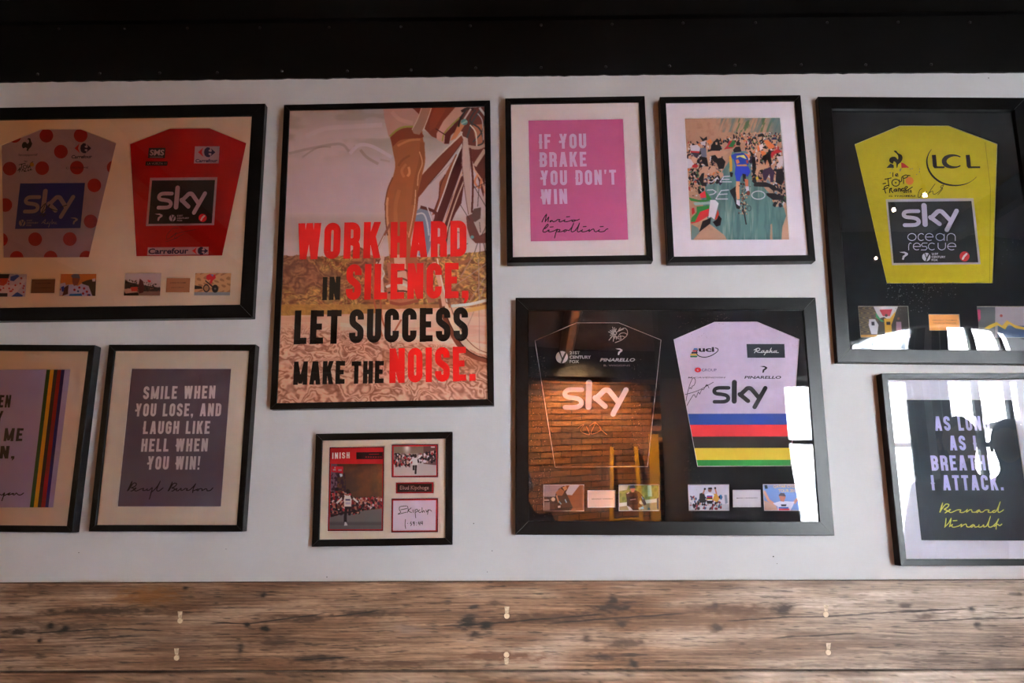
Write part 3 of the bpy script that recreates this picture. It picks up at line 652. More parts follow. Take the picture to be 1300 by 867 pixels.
# ------------------------------------------------------------------ lettering pieces shared by the pictures
def hand(mb, strokes, Z, wd, d, sm=True):
    for s in strokes:
        p = Z(s); p = smooth(p, 5) if (sm and len(p) > 2) else p
        fstroke(mb, p, wd, d, rnd=True)
SKYS = [([(508, 676), (430, 676), (402, 684), (391, 700), (394, 716), (412, 727), (450, 732), (485, 740), (503, 757), (502, 778), (484, 792), (455, 797), (392, 797)], 32, 1),
        ([(557, 627), (554, 793)], 42, 0), ([(604, 738), (645, 697), (664, 680), (688, 680), (704, 694), (758, 762)], 36, 1), ([(600, 731), (668, 790)], 36, 0), ([(812, 677), (722, 843)], 36, 0)]
def wide_logo(mb, tl, tr, bl, d):
    """rounded three-letter mark mapped to the parallelogram tl, tr, bl (photo px)"""
    X0, Y0, WW, HH = 375, 608, 460, 250
    ux = ((tr[0] - tl[0]) / WW, (tr[1] - tl[1]) / WW); uy = ((bl[0] - tl[0]) / HH, (bl[1] - tl[1]) / HH)
    f = lambda p: (tl[0] + (p[0] - X0) * ux[0] + (p[1] - Y0) * uy[0], tl[1] + (p[0] - X0) * ux[1] + (p[1] - Y0) * uy[1])
    for pts, wd, sm in SKYS:
        pp = smooth(pts, 4) if sm else pts
        qs = ribbon(pp, wd) + [disc(pp[0], wd / 2, 14), disc(pp[-1], wd / 2, 14)]
        if not sm:
            a, b = Vector(pp[0]), Vector(pp[-1]); t = (b - a).normalized() * wd * .28
            qs = ribbon([a, b], wd) + [disc(a, wd / 2, 14), disc(b, wd / 2, 14)] + ribbon([a - t * .9, b + t * .9], wd * .82)
        for q in qs: mb.flat([W(*f(p), d) for p in q], [tuple(range(len(q)))])
def bracket_mark(mb, cx, cy, s, d):      # swept hook mark
    pts = [(-.55, -.45), (.1, -.5), (.5, -.32), (.5, -.12), (.12, .16), (-.02, .5), (-.2, .42), (-.12, .02), (.18, -.18), (.12, -.3), (-.2, -.36)]
    fpoly(mb, [(cx + x * s, cy + y * s) for x, y in pts], d)
def notch_disc(white, black, cx, cy, r, d):
    fpoly(white, disc((cx, cy), r, 18), d)
    fpoly(black, [(cx - r * .5, cy - r * .85), (cx - r * .28, cy - r * .98), (cx + r * .08, cy + r * .1), (cx + r * .55, cy - r * .8), (cx + r * .78, cy - r * .6), (cx + r * .05, cy + r * .98), (cx - r * .2, cy + r * .95), (cx - r * .02, cy + r * .35)], d + .0002)
def arrow_mark(red, blue, x0, y0, x1, y1, d):   # red arrowhead left, blue lens with a white C and arrow right
    f = lambda u, v: (x0 + (x1 - x0) * u, y0 + (y1 - y0) * v)
    fpoly(red, [f(0, .5), f(.30, .02), f(.24, .35), f(.22, .5), f(.25, .68), f(.32, .98)], d)
    fpoly(blue, [f(.52, 0), f(.66, .02), f(.70, .2), f(.6, .3), f(.63, .42), f(.74, .45), f(.8, .38), f(.74, .1), f(1, .5), f(.72, .92), f(.78, .66), f(.72, .58), f(.62, .6), f(.6, .72), f(.72, .84), f(.66, 1), f(.5, .98), f(.38, .8), f(.35, .5), f(.38, .2)], d)
def clip(sub, poly):
    area = sum(poly[i][0] * poly[(i + 1) % len(poly)][1] - poly[(i + 1) % len(poly)][0] * poly[i][1] for i in range(len(poly)))
    s = 1 if area > 0 else -1; out = list(sub)
    for i in range(len(poly)):
        a, b = poly[i], poly[(i + 1) % len(poly)]; ins = lambda p: s * ((b[0] - a[0]) * (p[1] - a[1]) - (b[1] - a[1]) * (p[0] - a[0])) >= 0
        o = []
        for k in range(len(out)):
            p, q = out[k], out[(k + 1) % len(out)]
            if ins(p): o.append(p)
            if ins(p) != ins(q):
                d1 = (b[0] - a[0]) * (p[1] - a[1]) - (b[1] - a[1]) * (p[0] - a[0]); d2 = (b[0] - a[0]) * (q[1] - a[1]) - (b[1] - a[1]) * (q[0] - a[0]); t = d1 / (d1 - d2)
                o.append((p[0] + (q[0] - p[0]) * t, p[1] + (q[1] - p[1]) * t))
        out = o
        if not out: return []
    return out
def bbox_quad(Z, x0, y0, x1, y1): return Z([(x0, y0), (x1, y0), (x1, y1), (x0, y1)])
def rooster(mb, Z, x, y, s, d):
    P = [(0.05, .45), (.15, .3), (.32, .3), (.45, .45), (.58, .3), (.55, .12), (.42, .1), (.52, 0), (.68, .02), (.72, .22), (.82, .42), (.72, .68), (.55, .85), (.5, 1), (.38, .95), (.42, .78), (.3, .72), (.12, .8), (.02, .62)]
    fpoly(mb, Z([(x + u * s, y + v * s) for u, v in P]), d)

# ================================================================== poster with the cyclist's leg
pic = Picture('poster_frame', 'tall slim-framed poster of a cyclist leg reading WORK HARD IN SILENCE', [(360, 133), (621.6, 127), (627.7, 514.5), (343, 519.5)], .030, .018, gain=1.55)
E5 = Zm(340, 115, 4.13)
inner = [(366.5, 139), (615, 133.5), (621.5, 508.5), (350.5, 513)]
cv = Canvas(345, 128, 628, 520, 3, (200, 188, 192)); a = cv.a
ex = (cv.X - 340) * 4.13; ey = (cv.Y - 115) * 4.13
def mixin(mask, colr):
    k = np.clip(mask, 0, 1)[..., None]; cv.a = cv.a * (1 - k) + np.array(colr) * k
cl = fbm(ex / 300 + .3 * fbm(ex / 120, ey / 90, 3), ey / 95, 5, 4)
top_ = np.clip((400 - ey) / 160, 0, 1)
mixin((cl - .42) * 5 * top_, (150, 142, 132)); mixin(np.clip((240 - ey) / 260, 0, .75), (158, 148, 142))
mixin(np.clip((cl - .5) * 6, 0, 1) * np.clip((520 - ey) / 300, 0, .5), (205, 196, 205))
for pts, wd, c, al in (([(110, 330), (240, 300), (380, 280), (430, 320), (460, 290)], 14, (135, 122, 116), .35), ([(200, 240), (300, 200), (420, 190), (600, 180)], 24, (206, 194, 200), .7), ([(240, 275), (380, 245), (520, 225), (630, 215)], 18, (198, 186, 190), .6), ([(430, 330), (480, 285), (540, 290), (600, 320), (650, 350)], 18, (208, 196, 206), .9),
                       ([(485, 310), (520, 350), (580, 385)], 15, (150, 132, 118), .6), ([(590, 362), (640, 372)], 10, (152, 134, 122), .4), ([(180, 350), (260, 300), (330, 295)], 9, (140, 126, 118), .4)): cv.line(E5(pts), wd / 4.13, c, al, True)
mixin(np.clip((ey - 300) / 300, 0, .6) * (ey < 640), (196, 180, 190)); mixin(np.clip((ey - 640) / 60, 0, .55) * (ey < 900), (176, 158, 156)); mixin(np.clip((ey - 760) / 80, 0, .6), (208, 196, 202))
# hedges, verge, road
wx = 60 * (fbm(ex / 90, ey / 70, 21) - .5); wy = 60 * (fbm(ex / 80, ey / 90, 22) - .5)
sw = .5 + .5 * np.sin(9 * fbm((ex + wx) / 75, (ey + wy) / 62, 23, 3) * math.pi)
sw2 = .5 + .5 * np.sin(13 * fbm((ex + wy) / 60, (ey + wx) / 40, 27, 3) * math.pi)
edge = 868 + 26 * (fbm(ex / 60, ex * 0, 31) - .5) - 45 * np.exp(-((ex - 480) / 60) ** 2) - 12 * np.clip((ex - 900) / 100, 0, 3)
hm = (ey > edge)
col = np.array((150, 96, 62.)) * (1 - sw[..., None]) + np.array((196, 158, 92.)) * sw[..., None]; col = col * (.72 + .35 * sw2[..., None])
rb = np.clip((fbm(ex / 160, ey / 110, 33) - .45) * 4, 0, 1)[..., None]; col = col * (1 - rb * .7) + np.array((142, 92, 76.)) * rb * .7 * (.8 + .3 * sw[..., None])
cv.a = np.where(hm[..., None], col, cv.a)
mixin((ey > 1120) * .75, (178, 132, 66)); mixin(((ey > 1120) & (ex > 560)) * .5, (160, 100, 70))
road = ey > 1182 - ex * .025 - 20 * (ex > 600)
mixin(road * 1.0, (214, 176, 160)); mixin(np.clip((fbm(ex / 200, ey / 26, 41) - .5) * 4, 0, .6) * road, (190, 148, 128))
wr = np.clip((ey - 1215 - .12 * np.clip(ex - 300, 0, 900) + 30 * (fbm(ex / 100, ey / 50, 45) - .5)) / 70, 0, 1)
sc_ = 1.0 + .0015 * (ey - 1250)
rd = .5 + .5 * np.sin(15 * fbm((ex + wx * 1.2) / 75 / sc_, (ey + wy * .9 - .15 * ex) / 30 / sc_, 47, 3) * math.pi)
rd = np.clip(rd * .8 + .35 * fbm(ex / 20, ey / 9, 51, 3), 0, 1) ** .8
c1 = np.array((112, 60, 42.)) * (1 - rd[..., None]) + np.array((222, 180, 160.)) * rd[..., None]
k = np.clip((wr * road * (.6 + .5 * fbm(ex / 90, ey / 60, 49)))[..., None], 0, 1); cv.a = cv.a * (1 - k) + c1 * k
mixin(np.exp(-((ey - 1420 - .06 * (ex - 900)) / 45) ** 2) * (ex > 600) * .45, (140, 80, 45))
for yy, al in ((1245, .8), (1262, .5)): cv.line(E5([(380, yy - 20), (520, yy), (700, yy + 40), (900, yy + 60), (1150, yy + 95)]), 5, (226, 196, 184), al, True)
# wheel
rim = [(905, 1090), (925, 1180), (960, 1260), (1005, 1335), (1070, 1390), (1165, 1420)]
cv.line(E5([(925, 1120), (960, 1210), (1010, 1290), (1075, 1345), (1165, 1375)]), 34 / 4.13, (216, 184, 164), 1, True)
cv.line(E5(rim), 26 / 4.13, (122, 66, 44), 1, True); cv.line(E5([(x + 10, y - 8) for x, y in rim]), 5 / 4.13, (66, 34, 24), 1, True); cv.line(E5([(x + 40, y - 30) for x, y in rim]), 4 / 4.13, (120, 80, 62), 1, True)
for p in ([(1150, 905), (940, 1050)], [(1145, 1010), (1045, 1240)], [(1105, 880), (1110, 1370)], [(1150, 960), (1010, 1180)], [(1080, 860), (1010, 980)]): cv.line(E5(p), 4 / 4.13, (168, 136, 124))
for p in ([(590, 1080), (600, 1200), (640, 1290)], [(700, 1200), (660, 1270)], [(560, 880), (555, 1080), (600, 1290)]): cv.line(E5(p), 9 / 4.13, (170, 92, 62), 1, True)
# far leg and shorts
cv.poly(E5([(860, 85), (990, 85), (935, 170), (905, 215), (895, 255), (860, 240), (822, 200), (835, 150)]), (128, 58, 38))
cv.poly(E5([(880, 85), (940, 85), (880, 190), (850, 215), (850, 150)]), (150, 72, 44), .6)
cv.poly(E5([(985, 85), (1060, 85), (1010, 140), (950, 200), (935, 285), (885, 255), (885, 225), (920, 160)]), (196, 160, 150))
cv.poly(E5([(1010, 140), (1050, 130), (1010, 190), (960, 235), (950, 280), (925, 280), (930, 225)]), (104, 44, 40))
cv.line(E5([(1008, 140), (960, 185), (925, 225), (915, 265)]), 8 / 4.13, (160, 156, 78), 1, True); cv.line(E5([(880, 200), (935, 235)]), 5 / 4.13, (80, 30, 28))
cv.poly(E5([(985, 335), (1010, 330), (980, 400), (945, 460), (915, 560), (890, 640), (860, 655), (895, 560), (900, 480), (930, 440)]), (146, 80, 52)); cv.line(E5([(930, 440), (905, 500), (895, 570), (870, 640)]), 5 / 4.13, (86, 36, 28), 1, True)
# dark machinery at the right: handlebar, head tube, forks
cv.poly(E5([(1005, 140), (1045, 90), (1140, 85), (1145, 420), (1130, 560), (1105, 470), (1060, 330), (1025, 245), (1010, 200)]), (104, 52, 44))
cv.poly(E5([(1010, 150), (1040, 170), (1010, 215), (985, 250), (955, 265), (985, 205)]), (190, 128, 92))
cv.poly(E5([(1075, 180), (1140, 175), (1140, 300), (1100, 290), (1085, 240)]), (168, 108, 84))
rs = random.Random(4)
for pts, wd, c in (([(1015, 110), (1045, 95), (1080, 100)], 14, (60, 30, 28)), ([(1045, 90), (1010, 150), (1000, 190)], 9, (52, 44, 44)), ([(1120, 95), (1075, 160), (1050, 230), (1030, 300), (1010, 380)], 11, (70, 66, 68)), ([(1090, 100), (1060, 160), (1110, 200), (1130, 270), (1090, 290)], 8, (58, 56, 58)),
                   ([(1138, 150), (1120, 220), (1075, 270)], 7, (56, 60, 62)), ([(1065, 95), (1030, 150)], 9, (200, 180, 172)), ([(1110, 90), (1140, 130)], 12, (190, 186, 186)), ([(1100, 120), (1125, 160), (1130, 260)], 6, (170, 168, 172)), ([(1060, 180), (1090, 220), (1095, 290)], 7, (216, 196, 186)), ([(1020, 215), (1010, 270), (1040, 330)], 5, (226, 206, 200)),
                   ([(1030, 290), (1100, 300), (1140, 285)], 18, (176, 150, 138)), ([(1140, 310), (1100, 370), (1085, 395)], 20, (190, 166, 156)), ([(1060, 320), (1075, 400), (1120, 470), (1140, 540)], 9, (216, 170, 148)), ([(1050, 300), (1065, 350), (1055, 420)], 12, (160, 130, 120)), ([(1100, 440), (1085, 480), (1110, 510), (1120, 460)], 10, (206, 138, 100))): cv.line(E5(pts), wd / 4.13, c, 1, True)
cv.ell(E5([(1030, 165)])[0], 18 / 4.13, 16 / 4.13, (96, 140, 142)); cv.line(E5([(1015, 175), (1045, 160)]), 8 / 4.13, (150, 180, 176))
# forks and tubes of the bicycle
cv.poly(E5([(1015, 235), (1028, 262), (920, 400), (835, 505), (812, 535), (790, 560), (782, 640), (772, 560), (785, 490), (810, 440), (900, 345)]), (128, 64, 44))
cv.line(E5([(1012, 232), (900, 340), (808, 440), (782, 500)]), 5 / 4.13, (222, 196, 190), 1, True); cv.line(E5([(1025, 262), (930, 390), (840, 495)]), 4 / 4.13, (84, 34, 30), 1, True); cv.line(E5([(990, 350), (850, 490)]), 2.5 / 4.13, (120, 108, 116))
cv.poly(E5([(1000, 320), (1040, 280), (1045, 330), (985, 500), (915, 690), (865, 700), (880, 640), (940, 480)]), (88, 34, 32))
cv.line(E5([(1012, 300), (965, 410), (925, 530), (885, 640), (865, 700)]), 7 / 4.13, (232, 214, 214), 1, True)
cv.poly(E5([(1035, 440), (1015, 590), (985, 640), (950, 720), (930, 866), (890, 866), (915, 720), (965, 560), (1015, 450)]), (96, 42, 36))
cv.line(E5([(1030, 400), (985, 520), (945, 640), (905, 760), (895, 866)]), 6 / 4.13, (214, 172, 150), 1, True); cv.line(E5([(1030, 470), (990, 570), (950, 690), (925, 800)]), 7 / 4.13, (206, 184, 166), 1, True)
cv.poly(E5([(1025, 240), (1048, 250), (1060, 380), (1062, 560), (1070, 650), (1050, 650), (1030, 520), (1015, 380)]), (192, 172, 168)); cv.line(E5([(1060, 300), (1075, 470), (1070, 640)]), 10 / 4.13, (92, 40, 36), 1, True); cv.line(E5([(1022, 260), (1018, 380), (1035, 540), (1052, 650)]), 3.5 / 4.13, (120, 80, 76), 1, True)
cv.poly(E5([(1040, 660), (1085, 640), (1080, 690), (1110, 760), (1150, 740), (1150, 800), (1090, 800), (1060, 770), (1045, 720)]), (112, 66, 58))
cv.poly(E5([(1080, 620), (1118, 612), (1115, 670), (1085, 690), (1065, 660)]), (100, 72, 66)); cv.ell(E5([(1072, 768)])[0], 9 / 4.13, 9 / 4.13, (110, 168, 170))
for p in ([(1075, 490), (1150, 620)], [(1010, 600), (1060, 680)], [(1110, 470), (1100, 610)], [(1150, 700), (1120, 760)], [(980, 740), (1040, 748)], [(1050, 800), (990, 835)], [(1110, 690), (1115, 745)], [(1100, 800), (1080, 860)], [(1130, 800), (1145, 860)], [(1112, 800), (1112, 870)], [(1080, 510), (1150, 480)]): cv.line(E5(p), 3 / 4.13, (66, 48, 50))
# brake caliper in blue grey
cv.poly(E5([(770, 640), (810, 605), (850, 615), (862, 680), (860, 800), (835, 866), (790, 866), (800, 760), (775, 700)]), (128, 140, 162)); cv.line(E5([(775, 650), (815, 645), (835, 690), (845, 760)]), 8 / 4.13, (196, 200, 214), 1, True); cv.line(E5([(800, 610), (880, 640), (870, 700)]), 16 / 4.13, (96, 46, 40), 1, True); cv.line(E5([(835, 610), (860, 690), (850, 790)]), 6 / 4.13, (216, 204, 204), 1, True)
# near leg
leg = smooth([(607, 95), (612, 150), (625, 200), (645, 262), (656, 320), (668, 390), (655, 455), (628, 520), (616, 590), (616, 660), (626, 740), (634, 800), (640, 900), (660, 960), (690, 1000), (760, 1010), (800, 960), (780, 870), (748, 800), (770, 700), (782, 620), (780, 560), (795, 500), (812, 430), (825, 370), (822, 300), (812, 240), (808, 170), (800, 95)], 5)
cv.poly(E5(leg), (164, 100, 62))
cv.line(E5([(626, 560), (622, 640), (632, 740), (645, 860)]), 16 / 4.13, (214, 168, 132), .8, True); cv.line(E5([(616, 600), (618, 680), (628, 760)]), 6 / 4.13, (112, 58, 36), .9, True); cv.line(E5([(655, 455), (628, 520), (614, 600)]), 6 / 4.13, (112, 58, 36), .9, True)
for pts, wd, c, al in (([(700, 480), (690, 600), (700, 760)], 60, (156, 98, 60), .55), ([(810, 270), (805, 360), (780, 470), (765, 600)], 26, (142, 84, 52), .7), ([(725, 385), (702, 420), (715, 455)], 14, (206, 150, 110), .4), ([(745, 340), (705, 365), (685, 395)], 12, (136, 80, 50), .7), ([(738, 400), (743, 430), (732, 450)], 13, (226, 176, 138), .6), ([(795, 320), (810, 380), (790, 440), (785, 500)], 6, (222, 176, 140), .8),
                       ([(680, 290), (740, 262), (800, 256)], 12, (200, 140, 98), .7), ([(690, 520), (670, 600), (672, 700)], 20, (186, 122, 78), .5), ([(775, 520), (770, 600), (755, 690), (738, 770)], 5, (226, 190, 160), .8), ([(700, 700), (740, 760)], 8, (196, 140, 110), .6)): cv.line(E5(pts), wd / 4.13, c, al, True)
cv.poly(E5(smooth([(607, 90), (612, 150), (625, 205), (642, 245), (700, 200), (765, 190), (800, 150), (770, 90)], 4)), (188, 150, 142)); cv.line(E5([(650, 110), (690, 150), (760, 170)]), 20 / 4.13, (206, 172, 166), .5, True)
cv.poly(E5(smooth([(642, 245), (690, 205), (765, 192), (800, 215), (815, 245), (740, 252), (690, 262), (655, 295)], 4)), (134, 64, 40))
cv.line(E5([(640, 240), (680, 205), (720, 190), (765, 190)]), 10 / 4.13, (156, 152, 72), 1, True)
cv.poly(E5([(755, 88), (812, 88), (800, 130)]), (126, 52, 34)); cv.poly(E5([(808, 88), (858, 88), (838, 150), (815, 200), (795, 232), (765, 225), (755, 205), (785, 150)]), (166, 128, 112)); cv.line(E5([(806, 90), (785, 150), (756, 205)]), 4 / 4.13, (214, 190, 178), 1, True); cv.line(E5([(858, 90), (838, 150), (815, 205)]), 4 / 4.13, (226, 206, 198), 1, True)
# shoe and chain stays between the words
for pts, wd, c in (([(600, 866), (590, 960), (600, 1080)], 26, (206, 180, 172)), ([(640, 900), (650, 1000), (640, 1080), (700, 1110), (770, 1090)], 34, (176, 112, 86)), ([(690, 860), (700, 980), (720, 1060)], 60, (206, 172, 156)), ([(620, 1030), (690, 1010), (760, 1040)], 14, (226, 206, 196)), ([(630, 1060), (700, 1050), (760, 1060)], 8, (86, 44, 34)), ([(660, 950), (720, 940), (750, 970)], 9, (106, 60, 48)), ([(655, 1000), (700, 985), (740, 1000)], 9, (120, 70, 56)),
                   ([(570, 900), (610, 960), (575, 1020), (620, 1070)], 8, (230, 212, 204)), ([(590, 880), (560, 960), (590, 1050)], 7, (120, 64, 50)), ([(870, 900), (905, 1020), (925, 1130)], 22, (196, 160, 142)), ([(888, 880), (915, 1010), (940, 1110)], 7, (232, 212, 200)), ([(800, 900), (830, 1000), (860, 1110)], 40, (160, 98, 74)), ([(640, 1110), (700, 1120), (790, 1100)], 16, (146, 76, 56)), ([(960, 870), (1010, 905), (1060, 880)], 18, (156, 100, 68)), ([(955, 905), (990, 930)], 22, (204, 192, 90)),
                   ([(1160, 1095), (1060, 1120), (960, 1130)], 16, (226, 208, 206)), ([(1160, 1130), (1060, 1150), (980, 1160)], 22, (208, 162, 98))): cv.line(E5(pts), wd / 4.13, c, 1, True)
cv.line(E5([(575, 830), (620, 740), (640, 700)]), 12 / 4.13, (150, 90, 70), 1); cv.line(E5([(560, 866), (612, 760)]), 5 / 4.13, (236, 222, 218), 1)
pd = pic.gd - .0015
pr = print_mesh('poster_print', cv, inner, pd, pic.gain, pic.root, 1.6)
e = lambda x, y: E5([(x, y)])[0]; dd = pd + .0004; S4 = 1 / 4.13
RI, BI = pic.paper((206, 28, 22), 'red_print'), pic.paper((28, 21, 17), 'black_print')
for ink_, word, a_, b_, h_, w0_, t_, g_ in (
        (RI, 'WORK', e(152, 886), e(590, 878), 190 * S4, .47, .2, .1),
        (RI, 'HARD', e(642, 877), e(1042, 869), 188 * S4, .47, .2, .1),
        (RI, 'SILENCE,', e(408, 1098), e(1052, 1088), 187 * S4, .47, .205, .1),
        (RI, 'NOISE.', e(637, 1534), e(1090, 1522), 182 * S4, .47, .2, .1),
        (BI, 'IN', e(285, 1099), e(378, 1097), 122 * S4, .5, .22, .1),
        (BI, 'LET', e(135, 1331), e(382, 1327), 178 * S4, .46, .2, .1),
        (BI, 'SUCCESS', e(425, 1325), e(1050, 1313), 178 * S4, .46, .2, .1),
        (BI, 'MAKE', e(133, 1543), e(402, 1538), 122 * S4, .5, .22, .1),
        (BI, 'THE', e(437, 1537), e(607, 1534), 118 * S4, .5, .22, .1),
        ):
    m = MB(); caps(m, word, a_, b_, h_, dd, w0_, t_, g_); m.build('lettering', ink_, pr)

# ================================================================== quote prints in mounts
WHITE_P = (200, 190, 208)
def quote(label, corners, prn, matcol, prcol, lines, Z, txcol, gain, hands, hcol, side=None, gb=0.006, hw=1.25):
    p = Picture('quote_frame', label, corners, .036, .0178, width=.441, side=side, gain=gain)
    p.mat(matcol, [prn]); d = p.md - .002
    pr = p.sheet('print', prcol, grow(prn, 3), d); m = MB()
    for txt, x0, y0, x1, y1, h, sp in lines: caps(m, txt, *Z([(x0, y0)]), *Z([(x1, y1)]), h, d + .0004, .5, .2, .16, sp); m.build('lettering', p.paper(txcol, 'print_ink'), pr); m = MB()
    if hands:
        m = MB()
        for st, Zh in hands: hand(m, st, Zh, hw, d + .0004)
        m.build('signature', p.paper(hcol, 'script_ink'), pr)
    return p, pr, d
Mario = [[(105, 218), (135, 155), (180, 92), (166, 160), (158, 215)], [(160, 212), (190, 170), (216, 138), (208, 185), (205, 214)], [(268, 192), (240, 203), (240, 218), (275, 196), (292, 215), (340, 198), (362, 180), (402, 180)], [(402, 180), (385, 205), (405, 216), (450, 200), (485, 183)], [(485, 183), (470, 206), (500, 214), (550, 205), (600, 185)], [(510, 134), (562, 130)], [(625, 184), (600, 204), (618, 213), (655, 196), (632, 184), (680, 190), (722, 172)],
         [(150, 330), (188, 300), (208, 268), (195, 256), (165, 290), (124, 350), (122, 378), (150, 387), (185, 372), (212, 350)], [(225, 352), (212, 375), (245, 380), (300, 366), (340, 345)], [(240, 302), (290, 298)], [(355, 335), (330, 410), (312, 482)], [(330, 400), (365, 345), (402, 350), (380, 375), (366, 380), (430, 376), (480, 350)], [(495, 345), (465, 368), (478, 381), (510, 360), (500, 350), (545, 358)], [(550, 362), (600, 300), (628, 238), (600, 310), (586, 368), (615, 380), (665, 352)], [(655, 355), (700, 290), (724, 238), (697, 320), (688, 370), (715, 380), (765, 352)], [(775, 346), (758, 372), (790, 381), (850, 366), (890, 342)], [(785, 296), (832, 293)], [(890, 342), (882, 376), (925, 345), (958, 336), (970, 368), (1000, 379), (1050, 350)], [(1055, 346), (1038, 370), (1070, 380), (1130, 372), (1165, 340), (1192, 332)], [(1066, 296), (1116, 292)]]
Z8 = Zm(635, 110, 3.69)
quote('small framed pink print reading IF YOU BRAKE YOU DON\'T WIN', [(641, 124.9), (818.5, 121.4), (829, 331), (644, 333.2)], Z8([(130, 156), (577, 149), (602, 718), (141, 726)]), (214, 205, 206), (186, 98, 142),
      [('IF YOU', 183, 292, 404, 289, 18.8, (0, 3)), ('BRAKE', 185, 377, 405, 374, 18.8, (0,)), ("YOU DON'T", 190, 463, 545, 459, 19, (0, 4)), ('WIN', 192, 552, 315, 549, 19.2, (0,))], Z8, (206, 188, 216), 1.4, [(Mario, Zm(680, 265, 13))], (40, 14, 30))
Beryl = [[(108, 215), (135, 160), (163, 105), (150, 150), (122, 208)], [(125, 203), (180, 125), (215, 130), (200, 160), (158, 178), (187, 188), (167, 213), (150, 216)], [(167, 213), (208, 188), (203, 180), (194, 205), (215, 216), (262, 195)], [(262, 195), (300, 186), (290, 208), (315, 210), (345, 190)], [(345, 190), (342, 210), (368, 205), (402, 178), (388, 240), (368, 312)], [(385, 235), (430, 198), (470, 150), (496, 103), (465, 170), (455, 208), (480, 216), (530, 180)],
         [(588, 216), (612, 170), (638, 113), (622, 160), (600, 210)], [(604, 203), (650, 130), (690, 130), (670, 162), (635, 180), (668, 190), (646, 214), (632, 216)], [(646, 214), (692, 188), (684, 208), (705, 213), (742, 185), (740, 208), (762, 206), (792, 185)], [(792, 185), (816, 190), (804, 208), (840, 205), (882, 170), (913, 133), (885, 190), (879, 236)], [(885, 215), (942, 192), (925, 205), (942, 212), (962, 190), (990, 192), (988, 212), (1030, 190), (1046, 195), (1050, 213), (1088, 208), (1116, 180)]]
Z4 = Zm(110, 420, 3.213)
quote('framed slate grey print reading SMILE WHEN YOU LOSE', [(138.5, 437.5), (324.5, 437), (307.5, 675), (112, 674.5)], Z4([(182, 153), (590, 153), (548, 718), (124, 718)]), (206, 190, 184), (94, 84, 98),
      [('SMILE WHEN', 229, 279, 523, 276, 16.4, ()), ('YOU LOSE, AND', 197, 349, 547, 348, 16.4, (0,)), ('LAUGH LIKE', 229, 421, 501, 420, 16.4, (0,)), ('HELL WHEN', 221, 493, 492, 492, 16.6, (5,)), ('YOU WIN!', 246, 566, 460, 566, 17, (0, 4))], Z4, (206, 188, 204), 1.7, [(Beryl, Zm(150, 600, 9.286))], (26, 12, 12))
Bern = [[(155, 238), (175, 165), (196, 103), (182, 165), (162, 235)], [(168, 218), (238, 122), (290, 125), (270, 165), (222, 195), (268, 214), (246, 240), (235, 248)], [(246, 240), (312, 205), (302, 198), (288, 225), (320, 243), (372, 225)], [(372, 225), (415, 206), (468, 205), (455, 235), (500, 243), (545, 222)], [(545, 222), (566, 200), (558, 238), (600, 206), (632, 205), (640, 236), (690, 238)], [(690, 238), (742, 204), (705, 225), (715, 243), (755, 213), (760, 236), (800, 236)], [(800, 236), (840, 206), (892, 208), (880, 234), (920, 243), (955, 222)], [(985, 208), (950, 222), (958, 243), (1000, 225), (1036, 150), (1060, 88), (1036, 170), (1030, 233), (1060, 237), (1110, 204)],
        [(230, 463), (242, 400), (248, 333)], [(238, 452), (288, 400), (324, 333), (314, 400), (300, 455)], [(300, 455), (342, 424), (334, 453), (370, 463), (442, 445)], [(355, 367), (412, 363)], [(442, 445), (482, 420), (474, 457), (518, 425), (550, 420), (562, 455), (600, 462)], [(600, 462), (655, 424), (620, 445), (632, 464), (675, 433), (682, 462), (735, 452)], [(742, 430), (738, 460), (780, 458), (812, 430), (816, 460), (855, 448)], [(855, 448), (888, 380), (914, 303), (888, 390), (884, 450), (915, 463), (955, 445)], [(955, 445), (1000, 400), (1035, 343), (1005, 420), (1000, 492)], [(972, 452), (1020, 420), (1050, 440), (1086, 418)]]
Zh = Zm(1100, 465, 3.335)
quote('framed dark print with yellow script reading I ATTACK, below the yellow jersey', [(1119, 474), (1300, 475.5), (1300, 720), (1143.5, 718.4)], [(1150, 507), (1286, 507), (1313, 687), (1169.5, 686.5)], (196, 196, 206), (34, 40, 50),
      [('AS LONG', 292, 273, 524, 272, 18.5, ()), ('AS I', 355, 356, 468, 356, 18.8, (3,)), ('BREATHE,', 277, 442, 566, 440, 19.4, ()), ('I ATTACK.', 278, 525, 582, 525, 19.4, (0,))], Zh, (186, 180, 220), 1.25, [(Bern, Zm(1180, 630, 11.82))], (214, 204, 90), side='R')
Zs = Zm(0, 420, 3.214)
agan = [[(-40, 700), (0, 690), (40, 697), (82, 662), (68, 705), (35, 803)], [(65, 715), (140, 680), (182, 662), (150, 695), (185, 692), (235, 668)], [(255, 668), (235, 688), (262, 697), (300, 663), (318, 680), (345, 698), (390, 692), (432, 663)]]
_, pr, d = quote('framed lavender print with rainbow stripes cut off at the left edge', [(0, 437.8), (120.3, 438), (91.5, 676), (0, 677)], [(-37, 469), (89.6, 468.5), (67.5, 644.6), (-62, 645)], (200, 184, 178), (152, 146, 184),
      [('WHEN', -70, 313, 40, 313, 16, ()), ('Y', -20, 378, 8, 378, 16, ()), ('ME', 14, 450, 90, 450, 16.5, ()), ('IN,', -28, 521, 58, 521, 16, ())], Zs, (16, 12, 14), 1.75, [(agan, Zm(0, 580, 14.44))], (20, 14, 18), side='L')
P_ = Picture.__new__(Picture); P_.gain = 1.75
xs_t = [190, 205, 220, 235, 250, 264]; xs_b = [121, 137, 153, 167, 184, 197]
